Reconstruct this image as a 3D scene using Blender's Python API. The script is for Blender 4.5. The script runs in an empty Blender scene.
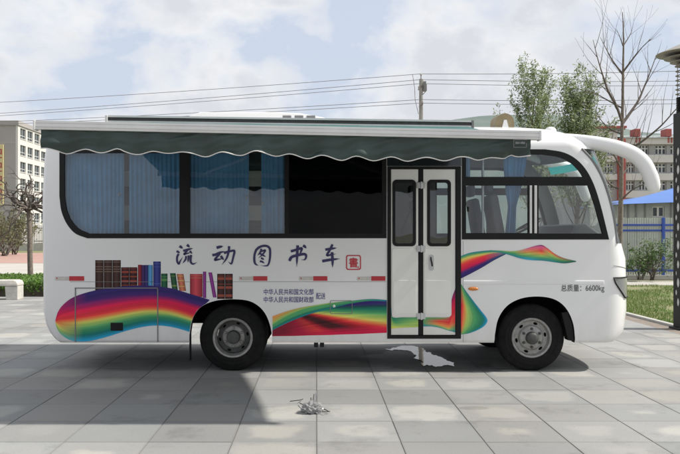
import bpy, bmesh, math, random
from mathutils import Vector, Matrix, noise
from mathutils.geometry import tessellate_polygon

random.seed(7)
SC = bpy.context.scene
COL = SC.collection
R = math.radians
PI = math.pi

# ------------------------------------------------------------------ camera
# level camera 1.6 m above the paving, looking along +Y
F_PX, PX0, PY0 = 752.0, 316.6, 235.0          # focal length and principal point in photo pixels
cam_d = bpy.data.cameras.new('camera')
cam = bpy.data.objects.new('camera', cam_d)
COL.objects.link(cam)
cam.location = (0, 0, 1.6)
cam.rotation_euler = (PI / 2, 0, 0)
cam_d.sensor_width = 36.0
cam_d.lens = F_PX / 680 * 36
cam_d.shift_x = (340 - PX0) / 680
cam_d.shift_y = (PY0 - 227) / 680
cam_d.clip_start = 0.1
cam_d.clip_end = 6000
SC.camera = cam

# ------------------------------------------------------------------ sky, sun, exposure
SUN_EL, SUN_AZ = R(47.5), R(1.5)               # sun over the front of the bus (+X), a touch behind the camera
w = bpy.data.worlds.new('World'); SC.world = w; w.use_nodes = True
nt = w.node_tree; nt.nodes.clear()
def wn(t, **k):
    n = nt.nodes.new(t)
    for a, b in k.items(): setattr(n, a, b)
    return n
out = wn('ShaderNodeOutputWorld'); bg = wn('ShaderNodeBackground')
sky = wn('ShaderNodeTexSky', sky_type='NISHITA', sun_disc=False)
sky.sun_elevation = SUN_EL; sky.sun_rotation = R(91.5); sky.air_density = 1.3; sky.dust_density = 2.5; sky.ozone_density = 1.0
tc = wn('ShaderNodeTexCoord')
mp = wn('ShaderNodeMapping'); mp.inputs['Scale'].default_value = (1, 1, 1.45); mp.inputs['Location'].default_value = (3.1, 1.7, .4)
n1 = wn('ShaderNodeTexNoise'); n1.inputs['Scale'].default_value = 4.4; n1.inputs['Detail'].default_value = 10; n1.inputs['Roughness'].default_value = .52; n1.inputs['Distortion'].default_value = .12
n2 = wn('ShaderNodeTexNoise'); n2.inputs['Scale'].default_value = 7.5; n2.inputs['Detail'].default_value = 7; n2.inputs['Roughness'].default_value = .55
cr = wn('ShaderNodeValToRGB'); cr.color_ramp.elements[0].position = .525; cr.color_ramp.elements[1].position = .62
cr2 = wn('ShaderNodeValToRGB'); cr2.color_ramp.elements[0].position = .80; cr2.color_ramp.elements[1].position = 1.0
cr2.color_ramp.elements[0].color = (7.5, 7.55, 7.65, 1); cr2.color_ramp.elements[1].color = (5.7, 5.9, 6.3, 1)
mixc = wn('ShaderNodeMixRGB')
skyb = wn('ShaderNodeMixRGB', blend_type='MIX'); skyb.inputs['Fac'].default_value = .85; skyb.inputs['Color2'].default_value = (5.3, 5.85, 6.9, 1)
nt.links.new(tc.outputs['Generated'], mp.inputs['Vector'])
nt.links.new(mp.outputs['Vector'], n1.inputs['Vector']); nt.links.new(mp.outputs['Vector'], n2.inputs['Vector'])
n3 = wn('ShaderNodeTexNoise'); n3.inputs['Scale'].default_value = 15; n3.inputs['Detail'].default_value = 6; n3.inputs['Roughness'].default_value = .5
nt.links.new(mp.outputs['Vector'], n3.inputs['Vector'])
ma = wn('ShaderNodeMath', operation='MULTIPLY_ADD'); nt.links.new(n3.outputs['Fac'], ma.inputs[0]); ma.inputs[1].default_value = .26; nt.links.new(n1.outputs['Fac'], ma.inputs[2])
mb_ = wn('ShaderNodeMath', operation='MULTIPLY_ADD'); nt.links.new(n2.outputs['Fac'], mb_.inputs[0]); mb_.inputs[1].default_value = .55; nt.links.new(ma.outputs[0], mb_.inputs[2])
nt.links.new(ma.outputs[0], cr.inputs['Fac']); nt.links.new(mb_.outputs[0], cr2.inputs['Fac'])
nt.links.new(sky.outputs['Color'], skyb.inputs['Color1'])
nt.links.new(skyb.outputs['Color'], mixc.inputs['Color1']); nt.links.new(cr2.outputs['Color'], mixc.inputs['Color2'])
nt.links.new(cr.outputs['Color'], mixc.inputs['Fac'])
nt.links.new(mixc.outputs['Color'], bg.inputs['Color']); bg.inputs['Strength'].default_value = .082
nt.links.new(bg.outputs['Background'], out.inputs['Surface'])

sun_d = bpy.data.lights.new('sun', 'SUN'); sun_d.energy = 3.4; sun_d.angle = R(1.3); sun_d.color = (1, .95, .87)
sun = bpy.data.objects.new('sun', sun_d); COL.objects.link(sun)
sd = Vector((math.cos(SUN_EL) * math.cos(SUN_AZ), -math.cos(SUN_EL) * math.sin(SUN_AZ), math.sin(SUN_EL)))
sun.rotation_euler = (-sd).to_track_quat('-Z', 'Y').to_euler()
sun.location = (20, -2, 25)

SC.view_settings.view_transform = 'Standard'; SC.view_settings.look = 'None'
SC.view_settings.exposure = 0.62; SC.view_settings.gamma = 1.0; SC.view_settings.use_curve_mapping = False
SC.render.engine = 'CYCLES'
SC.cycles.max_bounces = 8; SC.cycles.transparent_max_bounces = 12; SC.cycles.use_denoising = True

# ------------------------------------------------------------------ materials
def mat(name, col, rough=.6, metal=0.0, spec=.5, coat=0.0, var=0.0, vscale=3.0, bump=0.0, bscale=40.0, col2=None, attr=None, transl=0.0):
    m = bpy.data.materials.new(name); m.use_nodes = True
    t = m.node_tree; b = t.nodes['Principled BSDF']
    b.inputs['Base Color'].default_value = (*col, 1); b.inputs['Roughness'].default_value = rough
    b.inputs['Metallic'].default_value = metal; b.inputs['Specular IOR Level'].default_value = spec
    b.inputs['Coat Weight'].default_value = coat; b.inputs['Coat Roughness'].default_value = .06
    src = None
    if attr:
        a = t.nodes.new('ShaderNodeVertexColor'); a.layer_name = attr; src = a.outputs['Color']
    tcn = t.nodes.new('ShaderNodeTexCoord')
    if var or col2:
        n = t.nodes.new('ShaderNodeTexNoise'); n.inputs['Scale'].default_value = vscale; n.inputs['Detail'].default_value = 6; n.inputs['Roughness'].default_value = .62
        g = t.nodes.new('ShaderNodeNewGeometry'); t.links.new(g.outputs['Position'], n.inputs['Vector'])
        mx = t.nodes.new('ShaderNodeMixRGB'); rp = t.nodes.new('ShaderNodeValToRGB')
        rp.color_ramp.elements[0].position = .32; rp.color_ramp.elements[1].position = .68
        t.links.new(n.outputs['Fac'], rp.inputs['Fac']); t.links.new(rp.outputs['Color'], mx.inputs['Fac'])
        c2 = col2 if col2 else tuple(max(0, c * (1 - var)) for c in col)
        c1 = col if col2 else tuple(min(1, c * (1 + var)) for c in col)
        mx.inputs['Color1'].default_value = (*c1, 1); mx.inputs['Color2'].default_value = (*c2, 1)
        if src:
            mm = t.nodes.new('ShaderNodeMixRGB'); mm.blend_type = 'MULTIPLY'; mm.inputs['Fac'].default_value = 1
            t.links.new(src, mm.inputs['Color1']); t.links.new(mx.outputs['Color'], mm.inputs['Color2']); src = mm.outputs['Color']
        else: src = mx.outputs['Color']
    if src: t.links.new(src, b.inputs['Base Color'])
    if bump:
        n = t.nodes.new('ShaderNodeTexNoise'); n.inputs['Scale'].default_value = bscale; n.inputs['Detail'].default_value = 5
        g = t.nodes.new('ShaderNodeNewGeometry'); t.links.new(g.outputs['Position'], n.inputs['Vector'])
        bp = t.nodes.new('ShaderNodeBump'); bp.inputs['Strength'].default_value = bump; bp.inputs['Distance'].default_value = .01
        t.links.new(n.outputs['Fac'], bp.inputs['Height']); t.links.new(bp.outputs['Normal'], b.inputs['Normal'])
    if transl:
        o = t.nodes['Material Output']; tr = t.nodes.new('ShaderNodeBsdfTranslucent'); ms = t.nodes.new('ShaderNodeMixShader')
        ms.inputs['Fac'].default_value = transl
        if src: t.links.new(src, tr.inputs['Color'])
        else: tr.inputs['Color'].default_value = (*col, 1)
        t.links.new(b.outputs['BSDF'], ms.inputs[1]); t.links.new(tr.outputs['BSDF'], ms.inputs[2]); t.links.new(ms.outputs['Shader'], o.inputs['Surface'])
    return m

def glass(name, tint, ior=1.7, rough=.01, bumpd=.05):
    """thin pane: clear transmission plus Schlick reflection, the same from both faces"""
    m = bpy.data.materials.new(name); m.use_nodes = True
    t = m.node_tree; t.nodes.clear(); N = t.nodes.new; L = t.links.new
    o = N('ShaderNodeOutputMaterial'); tr = N('ShaderNodeBsdfTransparent'); gl = N('ShaderNodeBsdfGlossy'); ms = N('ShaderNodeMixShader')
    tr.inputs['Color'].default_value = (*tint, 1); gl.inputs['Roughness'].default_value = rough
    f0 = ((ior - 1) / (ior + 1)) ** 2
    g = N('ShaderNodeNewGeometry'); dp = N('ShaderNodeVectorMath'); dp.operation = 'DOT_PRODUCT'; L(g.outputs['Normal'], dp.inputs[0]); L(g.outputs['Incoming'], dp.inputs[1])
    def mt(op, a, b=None):
        n = N('ShaderNodeMath'); n.operation = op
        for k, x in enumerate((a, b)):
            if x is None: continue
            if isinstance(x, (int, float)): n.inputs[k].default_value = x
            else: L(x, n.inputs[k])
        return n.outputs[0]
    c = mt('ABSOLUTE', dp.outputs['Value']); p = mt('POWER', mt('SUBTRACT', 1.0, c), 5.0)
    fac = mt('ADD', f0, mt('MULTIPLY', p, 1 - f0))
    n = N('ShaderNodeTexNoise'); n.inputs['Scale'].default_value = 1.6
    bp_ = N('ShaderNodeBump'); bp_.inputs['Strength'].default_value = .05; bp_.inputs['Distance'].default_value = bumpd
    L(g.outputs['Position'], n.inputs['Vector']); L(n.outputs['Fac'], bp_.inputs['Height']); L(bp_.outputs['Normal'], gl.inputs['Normal'])
    L(fac, ms.inputs['Fac']); L(tr.outputs['BSDF'], ms.inputs[1]); L(gl.outputs['BSDF'], ms.inputs[2]); L(ms.outputs['Shader'], o.inputs['Surface'])
    return m

M = {}
M['paint'] = mat('bus_paint', (.82, .82, .815), .32, coat=.5, var=.02, vscale=1.1)
M['paint2'] = mat('white_moulding', (.80, .80, .80), .35, coat=.3, var=.03)
M['door_paint'] = mat('door_paint', (.82, .81, .78), .35, coat=.3, var=.03, vscale=2)
M['black'] = mat('black_rubber', (.008, .008, .009), .5, spec=.25, var=.2)
M['blackgloss'] = mat('black_gloss_panel', (.008, .008, .010), .12, coat=.5)
M['under'] = mat('underbody_black', (.010, .010, .010), .9, spec=.15, var=.3, vscale=9)
M['inner'] = mat('cabin_lining', (.30, .30, .30), .8, var=.1)
M['tyre'] = mat('tyre_rubber', (.011, .011, .011), .8, spec=.2, var=.35, vscale=14, bump=.15, bscale=60)
M['rim'] = mat('rim_steel', (.36, .36, .35), .42, metal=.25, var=.22, vscale=22, col2=(.24, .23, .21))
M['rim_dark'] = mat('rim_dark', (.06, .06, .058), .55, var=.3, vscale=20)
M['alu'] = mat('awning_aluminium', (.66, .66, .65), .35, metal=.15, var=.06, vscale=5)
M['steel'] = mat('steel_fitting', (.48, .49, .50), .35, metal=.7, var=.1)
M['greytrim'] = mat('grey_trim', (.20, .20, .20), .5)
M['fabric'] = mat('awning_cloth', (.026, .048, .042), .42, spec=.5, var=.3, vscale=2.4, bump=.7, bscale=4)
M['fabtop'] = mat('sunlit_awning_cloth', (.03, .115, .11), .7, var=.15, vscale=3)  # dark green cloth, its sunlit teal put into the colour
M['piping'] = mat('white_piping', (.72, .70, .67), .7)
M['curtain'] = mat('curtain_cloth', (.125, .30, .50), .85, spec=.1, var=.12, vscale=5, transl=.25)
M['glass'] = glass('window_glass', (.90, .93, .92), 1.62)
M['sideglass'] = glass('saloon_glass', (.88, .93, .95), 1.9)
M['darkglass'] = glass('tinted_glass', (.10, .10, .11), 1.24)
M['print'] = mat('vinyl_print', (1, 1, 1), .5, spec=.15, attr='Col')
M['ink'] = mat('navy_ink', (.022, .018, .11), .4)
M['ink2'] = mat('violet_ink', (.085, .075, .24), .5)
M['inkgrey'] = mat('grey_ink', (.09, .09, .10), .5)
M['sealred'] = mat('seal_red', (.52, .03, .045), .45)
M['refred'] = mat('reflector_red', (.50, .022, .035), .35, var=.1, vscale=30)
M['refwhite'] = mat('reflector_white', (.58, .55, .51), .4, var=.1, vscale=30)
M['amber'] = mat('amber_lens', (.62, .20, .03), .2, coat=.5)
M['lamp'] = mat('headlamp_lens', (.20, .21, .22), .08, coat=.8)
M['khaki'] = mat('khaki_cowl', (.26, .21, .12), .6, var=.15, vscale=9)
M['seat'] = mat('seat_cloth', (.10, .105, .115), .85, var=.15)
M['dash'] = mat('dash_plastic', (.045, .048, .05), .6)
M['cream'] = mat('cream_panel', (.55, .52, .42), .6, var=.05)
M['teal'] = mat('teal_film', (.03, .36, .36), .5, transl=.5)
M['concrete'] = mat('pole_concrete', (.30, .29, .27), .85, var=.2, vscale=2)
M['wire'] = mat('wire', (.17, .17, .18), .6)
M['stone'] = mat('bench_stone', (.50, .48, .44), .8, var=.12, vscale=9, bump=.2)
M['bark'] = mat('bark', (.17, .14, .115), .9, var=.35, vscale=14, bump=.5, bscale=30)
M['twig'] = mat('twig_bark', (.115, .095, .082), .9, var=.3, vscale=8)
M['leaf'] = mat('spring_leaf', (.21, .26, .11), .6, var=.4, vscale=4, transl=.35)
M['leaf2'] = mat('shrub_leaf', (.075, .14, .03), .6, var=.4, vscale=4, transl=.3)
M['hedge'] = mat('hedge_leaf', (.105, .20, .03), .6, var=.4, vscale=7, transl=.3)
M['greyleaf'] = mat('budding_leaf', (.14, .15, .075), .7, var=.35, vscale=3, transl=.3)
M['grass'] = mat('grass_blade', (.10, .20, .03), .7, col2=(.17, .21, .06), vscale=1.4, transl=.3)
M['lawn'] = mat('lawn_soil', (.12, .17, .045), .95, col2=(.25, .22, .13), vscale=1.1, bump=.6, bscale=20)
M['earth'] = mat('open_ground', (.22, .22, .15), .95, var=.2, vscale=.2)
M['road'] = mat('pale_road', (.44, .42, .38), .9, var=.08, vscale=.5, bump=.1)
M['brick'] = mat('red_paving', (.40, .25, .21), .9, var=.14, vscale=1.2)
M['kerb'] = mat('kerb_stone', (.42, .41, .38), .85, var=.12, vscale=4)
M['iron'] = mat('dark_iron', (.035, .037, .04), .6)
M['bluemetal'] = mat('blue_paint', (.035, .085, .40), .45, var=.1)
M['picket'] = mat('pale_sheet', (.50, .53, .47), .6, var=.1, vscale=2)
M['blueroof'] = mat('blue_sheet_roof', (.09, .19, .50), .5, var=.1, vscale=.6)
M['shedwall'] = mat('shed_wall', (.36, .37, .35), .7, var=.1)
M['darkwin'] = mat('far_window_pane', (.055, .065, .075), .15, var=.4, vscale=.9)
M['winframe'] = mat('window_frame_white', (.66, .66, .64), .5)
M['endwall'] = mat('shaded_end_wall', (.36, .34, .33), .9, var=.05, vscale=.2)  # shade on the end wall is put into this grey
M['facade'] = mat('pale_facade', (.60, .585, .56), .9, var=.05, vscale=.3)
M['bldgrey'] = mat('grey_facade', (.34, .345, .34), .9, var=.08, vscale=.3)
M['bldwhite'] = mat('white_band', (.62, .61, .58), .85, var=.05, vscale=.3)
M['redpaint'] = mat('red_paint', (.38, .10, .085), .7, var=.1)
M['roofgrey'] = mat('grey_roof', (.25, .285, .285), .8, var=.1, vscale=.4)
M['signyellow'] = mat('sign_yellow', (.60, .52, .27), .6)
M['hill'] = mat('hazy_wooded_hill', (.11, .15, .14), 1.0, col2=(.16, .19, .17), vscale=.02)  # distance haze put into the muted blue-green of the woods
M['lampblack'] = mat('lamp_black', (.010, .010, .011), .5, spec=.25, var=.2)
M['lampshade'] = mat('lamp_shade_metal', (.30, .28, .24), .45, metal=.2, var=.1)
M['lamppale'] = mat('hole_light_paint', (.62, .62, .58), .5)  # light behind the column holes, put into a pale colour
M['plastic'] = mat('clear_plastic', (.47, .47, .47), .18, var=.2, vscale=40, transl=.4)
M['dirttwig'] = mat('dark_twig', (.035, .03, .028), .8)

def add_grime(m):
    """thin dust low on the skirt, in broken streaks"""
    t = m.node_tree; N = t.nodes.new; L = t.links.new; b = t.nodes['Principled BSDF']; src = b.inputs['Base Color'].links[0].from_socket
    g = N('ShaderNodeNewGeometry'); sp = N('ShaderNodeSeparateXYZ'); L(g.outputs['Position'], sp.inputs[0])
    mp_ = N('ShaderNodeMapping'); mp_.inputs['Scale'].default_value = (5, 5, 1.6); L(g.outputs['Position'], mp_.inputs['Vector'])
    nz = N('ShaderNodeTexNoise'); nz.inputs['Scale'].default_value = 1.8; nz.inputs['Detail'].default_value = 8; nz.inputs['Roughness'].default_value = .65; L(mp_.outputs['Vector'], nz.inputs['Vector'])
    mr = N('ShaderNodeMapRange'); L(sp.outputs[2], mr.inputs['Value']); mr.inputs['From Min'].default_value = .95; mr.inputs['From Max'].default_value = .34; mr.inputs['To Min'].default_value = 0; mr.inputs['To Max'].default_value = 1
    pw = N('ShaderNodeMath'); pw.operation = 'POWER'; L(mr.outputs[0], pw.inputs[0]); pw.inputs[1].default_value = 1.6
    ml = N('ShaderNodeMath'); ml.operation = 'MULTIPLY'; L(pw.outputs[0], ml.inputs[0]); L(nz.outputs['Fac'], ml.inputs[1])
    m2 = N('ShaderNodeMath'); m2.operation = 'MULTIPLY'; L(ml.outputs[0], m2.inputs[0]); m2.inputs[1].default_value = .55
    mx = N('ShaderNodeMixRGB'); L(m2.outputs[0], mx.inputs['Fac']); L(src, mx.inputs['Color1']); mx.inputs['Color2'].default_value = (.40, .37, .32, 1); L(mx.outputs['Color'], b.inputs['Base Color'])
add_grime(M['paint']); add_grime(M['door_paint'])
def water_mat():
    m = glass('puddle_water', (.62, .60, .56), 1.45, .02)
    return m
M['water'] = water_mat()

TILE = .651
def tile_material():
    m = bpy.data.materials.new('paving_stone'); m.use_nodes = True
    t = m.node_tree; L = t.links.new; N = t.nodes.new
    b = t.nodes['Principled BSDF']; b.inputs['Roughness'].default_value = .82; b.inputs['Specular IOR Level'].default_value = .3
    g = N('ShaderNodeNewGeometry')
    def math_(op, a, bb=None, c=None):
        n = N('ShaderNodeMath'); n.operation = op
        for i, x in enumerate((a, bb, c)):
            if x is None: continue
            if isinstance(x, (int, float)): n.inputs[i].default_value = x
            else: L(x, n.inputs[i])
        return n.outputs[0]
    sep = N('ShaderNodeSeparateXYZ'); L(g.outputs['Position'], sep.inputs[0])
    ux = math_('DIVIDE', sep.outputs[0], TILE); uy = math_('DIVIDE', math_('SUBTRACT', sep.outputs[1], Y_OFF), TILE)
    fx = math_('SUBTRACT', math_('FRACT', ux), .5); fy = math_('SUBTRACT', math_('FRACT', uy), .5)
    cid = N('ShaderNodeCombineXYZ'); L(math_('FLOOR', ux), cid.inputs[0]); L(math_('FLOOR', uy), cid.inputs[1])
    wnz = N('ShaderNodeTexWhiteNoise'); wnz.noise_dimensions = '3D'; L(cid.outputs[0], wnz.inputs['Vector'])
    sepw = N('ShaderNodeSeparateColor'); L(wnz.outputs['Color'], sepw.inputs[0])
    nz = N('ShaderNodeTexNoise'); nz.inputs['Scale'].default_value = 2.6; nz.inputs['Detail'].default_value = 6; L(g.outputs['Position'], nz.inputs['Vector'])
    nf = N('ShaderNodeTexNoise'); nf.inputs['Scale'].default_value = 55; nf.inputs['Detail'].default_value = 6; nf.inputs['Roughness'].default_value = .7; L(g.outputs['Position'], nf.inputs['Vector'])
    nl = N('ShaderNodeTexNoise'); nl.inputs['Scale'].default_value = .55; nl.inputs['Detail'].default_value = 4; L(g.outputs['Position'], nl.inputs['Vector'])
    # pale dried patch in the middle of each slab, shape broken by noise
    d = math_('MAXIMUM', math_('ABSOLUTE', fx), math_('MULTIPLY', math_('ABSOLUTE', fy), 1.05))
    rr = math_('SQRT', math_('ADD', math_('POWER', fx, 2), math_('POWER', math_('MULTIPLY', fy, 1.1), 2)))
    d = math_('ADD', math_('MULTIPLY', d, .6), math_('MULTIPLY', rr, .4))
    d = math_('ADD', d, math_('MULTIPLY', math_('SUBTRACT', nz.outputs['Fac'], .5), .55))
    thr = math_('ADD', .16, math_('MULTIPLY', sepw.outputs[0], .34))
    patch = N('ShaderNodeMapRange'); patch.interpolation_type = 'SMOOTHSTEP'
    L(math_('SUBTRACT', thr, d), patch.inputs['Value']); patch.inputs['From Min'].default_value = -.06; patch.inputs['From Max'].default_value = .12
    amt = math_('MULTIPLY', patch.outputs[0], math_('MAXIMUM', 0.0, math_('SUBTRACT', math_('MULTIPLY', sepw.outputs[1], 1.35), .30)))
    mx = N('ShaderNodeMixRGB'); mx.inputs['Color1'].default_value = (.272, .273, .268, 1); mx.inputs['Color2'].default_value = (.365, .358, .335, 1); L(amt, mx.inputs['Fac'])
    val = math_('ADD', .86, math_('MULTIPLY', sepw.outputs[2], .24))
    val = math_('MULTIPLY', val, math_('ADD', .80, math_('MULTIPLY', nf.outputs['Fac'], .40)))
    val = math_('MULTIPLY', val, math_('ADD', .78, math_('MULTIPLY', nl.outputs['Fac'], .44)))
    ns = N('ShaderNodeTexNoise'); ns.inputs['Scale'].default_value = 1.35; ns.inputs['Detail'].default_value = 9; ns.inputs['Roughness'].default_value = .7; L(g.outputs['Position'], ns.inputs['Vector'])
    sr = N('ShaderNodeMapRange'); sr.interpolation_type = 'SMOOTHSTEP'; L(ns.outputs['Fac'], sr.inputs['Value']); sr.inputs['From Min'].default_value = .52; sr.inputs['From Max'].default_value = .66; sr.inputs['To Min'].default_value = 1; sr.inputs['To Max'].default_value = .80
    val = math_('MULTIPLY', val, sr.outputs[0])
    # grime along the joints
    e = math_('MAXIMUM', math_('ABSOLUTE', fx), math_('ABSOLUTE', fy))
    eg = N('ShaderNodeMapRange'); eg.interpolation_type = 'SMOOTHSTEP'; L(math_('ADD', e, math_('MULTIPLY', math_('SUBTRACT', nf.outputs['Fac'], .5), .05)), eg.inputs['Value'])
    eg.inputs['From Min'].default_value = .47; eg.inputs['From Max'].default_value = .505; eg.inputs['To Min'].default_value = 1; eg.inputs['To Max'].default_value = .8
    val = math_('MULTIPLY', val, eg.outputs[0])
    # water that ran out from under the door step, then other darker blots
    def blot(cx, cy, rx, ry, k):
        q = math_('SQRT', math_('ADD', math_('POWER', math_('DIVIDE', math_('SUBTRACT', sep.outputs[0], cx), rx), 2), math_('POWER', math_('DIVIDE', math_('SUBTRACT', sep.outputs[1], cy), ry), 2)))
        q = math_('ADD', q, math_('MULTIPLY', math_('SUBTRACT', nz.outputs['Fac'], .5), 1.6))
        r_ = N('ShaderNodeMapRange'); r_.interpolation_type = 'SMOOTHSTEP'; L(q, r_.inputs['Value'])
        r_.inputs['From Min'].default_value = .8; r_.inputs['From Max'].default_value = 1.05; r_.inputs['To Min'].default_value = k; r_.inputs['To Max'].default_value = 1
        return r_.outputs[0]
    wet_dark = math_('MULTIPLY', blot(1.55, 9.1, .75, .35, .55), blot(1.2, 9.9, .6, .7, .6))
    wet_dark = math_('MULTIPLY', wet_dark, blot(1.45, 6.95, .16, .07, .8))
    wet_dark = math_('MULTIPLY', wet_dark, blot(-2.05, 9.2, .7, .35, .75))  # darker, smoother blot below the rear of the bus
    val = math_('MULTIPLY', val, wet_dark)
    wn2 = N('ShaderNodeTexWhiteNoise'); wn2.noise_dimensions = '4D'; wn2.inputs['W'].default_value = 7; L(cid.outputs[0], wn2.inputs['Vector'])
    hue = N('ShaderNodeMixRGB'); hue.inputs['Color1'].default_value = (.985, 1.0, 1.01, 1); hue.inputs['Color2'].default_value = (1.02, 1.0, .975, 1); L(wn2.outputs['Value'], hue.inputs['Fac'])
    hm = N('ShaderNodeMixRGB'); hm.blend_type = 'MULTIPLY'; hm.inputs['Fac'].default_value = 1; L(mx.outputs['Color'], hm.inputs['Color1']); L(hue.outputs['Color'], hm.inputs['Color2'])
    fm = N('ShaderNodeMixRGB'); fm.blend_type = 'MULTIPLY'; fm.inputs['Fac'].default_value = 1; L(hm.outputs['Color'], fm.inputs['Color1'])
    cb = N('ShaderNodeCombineColor'); L(val, cb.inputs[0]); L(val, cb.inputs[1]); L(val, cb.inputs[2]); L(cb.outputs[0], fm.inputs['Color2'])
    L(fm.outputs['Color'], b.inputs['Base Color'])
    L(math_('SUBTRACT', math_('MULTIPLY', wet_dark, .6), -.22), b.inputs['Roughness'])
    bp = N('ShaderNodeBump'); bp.inputs['Strength'].default_value = .25; bp.inputs['Distance'].default_value = .004
    L(nf.outputs['Fac'], bp.inputs['Height']); L(bp.outputs['Normal'], b.inputs['Normal'])
    return m
Y_OFF = 7.763 - 12 * TILE
M['tile'] = tile_material()
M['joint'] = mat('joint_sand', (.22, .185, .155), .95, var=.25, vscale=6)

# ------------------------------------------------------------------ geometry helpers
WL = {}
class MB:
    def __init__(s): s.v, s.f, s.c, s.m = [], [], [], []
    def add(s, vs, fs, col=None, mi=0):
        o = len(s.v); s.v += [tuple(p) for p in vs]; s.f += [tuple(i + o for i in f) for f in fs]; s.m += [mi] * len(fs)
        if col is not None: s.c += col if isinstance(col, list) else [col] * len(vs)
        return s
    def box(s, x0, x1, y0, y1, z0, z1, mi=0):
        return s.add([(x0, y0, z0), (x1, y0, z0), (x1, y1, z0), (x0, y1, z0), (x0, y0, z1), (x1, y0, z1), (x1, y1, z1), (x0, y1, z1)],
                     [(0, 3, 2, 1), (4, 5, 6, 7), (0, 1, 5, 4), (1, 2, 6, 5), (2, 3, 7, 6), (3, 0, 4, 7)], mi=mi)
    def tube(s, pts, r, n=8, cap=True, flat=1.0, mi=0):
        pts = [Vector(p) for p in pts]; k = len(pts); vs = []; fs = []
        rs = r if isinstance(r, (list, tuple)) else [r] * k
        up = Vector((0, 0, 1)); prev = None
        for i, p in enumerate(pts):
            d = (pts[min(i + 1, k - 1)] - pts[max(i - 1, 0)])
            if d.length < 1e-9: d = Vector((0, 0, 1))
            d.normalize()
            if prev is None:
                a = d.cross(up)
                if a.length < .05: a = d.cross(Vector((0, 1, 0)))
            else: a = prev - d * prev.dot(d)
            if a.length < 1e-6: a = d.orthogonal()
            a.normalize(); b = d.cross(a); prev = a
            for j in range(n):
                t = 2 * PI * j / n
                vs.append(p + a * math.cos(t) * rs[i] * flat + b * math.sin(t) * rs[i])
        for i in range(k - 1):
            for j in range(n):
                fs.append((i * n + j, i * n + (j + 1) % n, (i + 1) * n + (j + 1) % n, (i + 1) * n + j))
        if cap: fs += [tuple(reversed(range(n))), tuple(range((k - 1) * n, k * n))]
        return s.add(vs, fs, mi=mi)
    def lathe(s, prof, org, axis='y', n=32, cap=True, mi=0):
        vs = []; fs = []; ox, oy, oz = org
        for a, r in prof:
            for j in range(n):
                t = 2 * PI * j / n; u, w_ = r * math.cos(t), r * math.sin(t)
                vs.append((ox + u, oy + a, oz + w_) if axis == 'y' else ((ox + u, oy + w_, oz + a) if axis == 'z' else (ox + a, oy + u, oz + w_)))
        for i in range(len(prof) - 1):
            for j in range(n):
                fs.append((i * n + j, i * n + (j + 1) % n, (i + 1) * n + (j + 1) % n, (i + 1) * n + j))
        if cap: fs += [tuple(reversed(range(n))), tuple(range((len(prof) - 1) * n, len(prof) * n))]
        return s.add(vs, fs, mi=mi)
    def plate(s, outer, holes, fn, w0, w1, mi=0):
        """polygon with holes in (u,v), thickness from w0 to w1, fn(u,v,w) -> xyz"""
        polys = [list(outer)] + [list(h) for h in holes]
        tri = tessellate_polygon([[Vector((u, v, 0)) for u, v in p] for p in polys])
        flat = [q for p in polys for q in p]; n = len(flat)
        vs = [fn(u, v, w0) for u, v in flat] + [fn(u, v, w1) for u, v in flat]
        fs = [tuple(t) for t in tri] + [tuple(i + n for i in reversed(t)) for t in tri]
        o = 0
        for p in polys:
            k = len(p)
            for i in range(k): a, b = o + i, o + (i + 1) % k; fs.append((a, b, b + n, a + n))
            o += k
        return s.add(vs, fs, mi=mi)

def link(name, me, parent, wloc):
    o = bpy.data.objects.new(name, me); COL.objects.link(o)
    WL[o.name] = Vector(wloc)
    if parent is not None:
        o.parent = parent; o.location = Vector(wloc) - WL[parent.name]
    else: o.location = wloc
    return o

def build(name, mb, m, parent=None, smooth=None, bev=0, recalc=True, base=False, kind=None, label=None, cat=None, group=None):
    me = bpy.data.meshes.new(name)
    V = [Vector(p) for p in mb.v]
    lo = Vector([min(p[i] for p in V) for i in range(3)]); hi = Vector([max(p[i] for p in V) for i in range(3)])
    c = (lo + hi) / 2
    if base: c.z = lo.z
    me.from_pydata([p - c for p in V], [], mb.f)
    for mm in (m if isinstance(m, (list, tuple)) else [m]): me.materials.append(mm)
    if any(mb.m):
        me.polygons.foreach_set('material_index', mb.m)
    if mb.c:
        a = me.color_attributes.new('Col', 'FLOAT_COLOR', 'POINT')
        a.data.foreach_set('color', [x for q in mb.c for x in (*q[:3], 1.0)])
    if recalc or bev:
        bm = bmesh.new(); bm.from_mesh(me)
        if recalc: bmesh.ops.recalc_face_normals(bm, faces=bm.faces)
        if bev:
            es = [e for e in bm.edges if len(e.link_faces) == 2 and e.calc_face_angle(0) > .5]
            bmesh.ops.bevel(bm, geom=es, offset=bev, segments=2, affect='EDGES', profile=.5, clamp_overlap=True)
        bm.to_mesh(me); bm.free()
    if smooth:
        me.shade_smooth(); me.set_sharp_from_angle(angle=R(smooth))
    o = link(name, me, parent, c)
    tag(o, label, cat, group, kind)
    return o

def tag(o, label=None, cat=None, group=None, kind=None):
    if label: o['label'] = label
    if cat: o['category'] = cat
    if group: o['group'] = group
    if kind: o['kind'] = kind
    return o

def empty(name, loc, label=None, cat=None, group=None):
    o = bpy.data.objects.new(name, None); COL.objects.link(o); o.location = loc; o.empty_display_size = .2
    WL[o.name] = Vector(loc); return tag(o, label, cat, group)

def copy_tree(o, delta, parent=None, label=None):
    c = o.copy(); COL.objects.link(c); WL[c.name] = WL[o.name] + Vector(delta)
    if parent is None: c.location = WL[c.name]
    else: c.parent = parent
    if label: c['label'] = label
    for ch in list(o.children): copy_tree(ch, delta, c)
    return c

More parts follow.
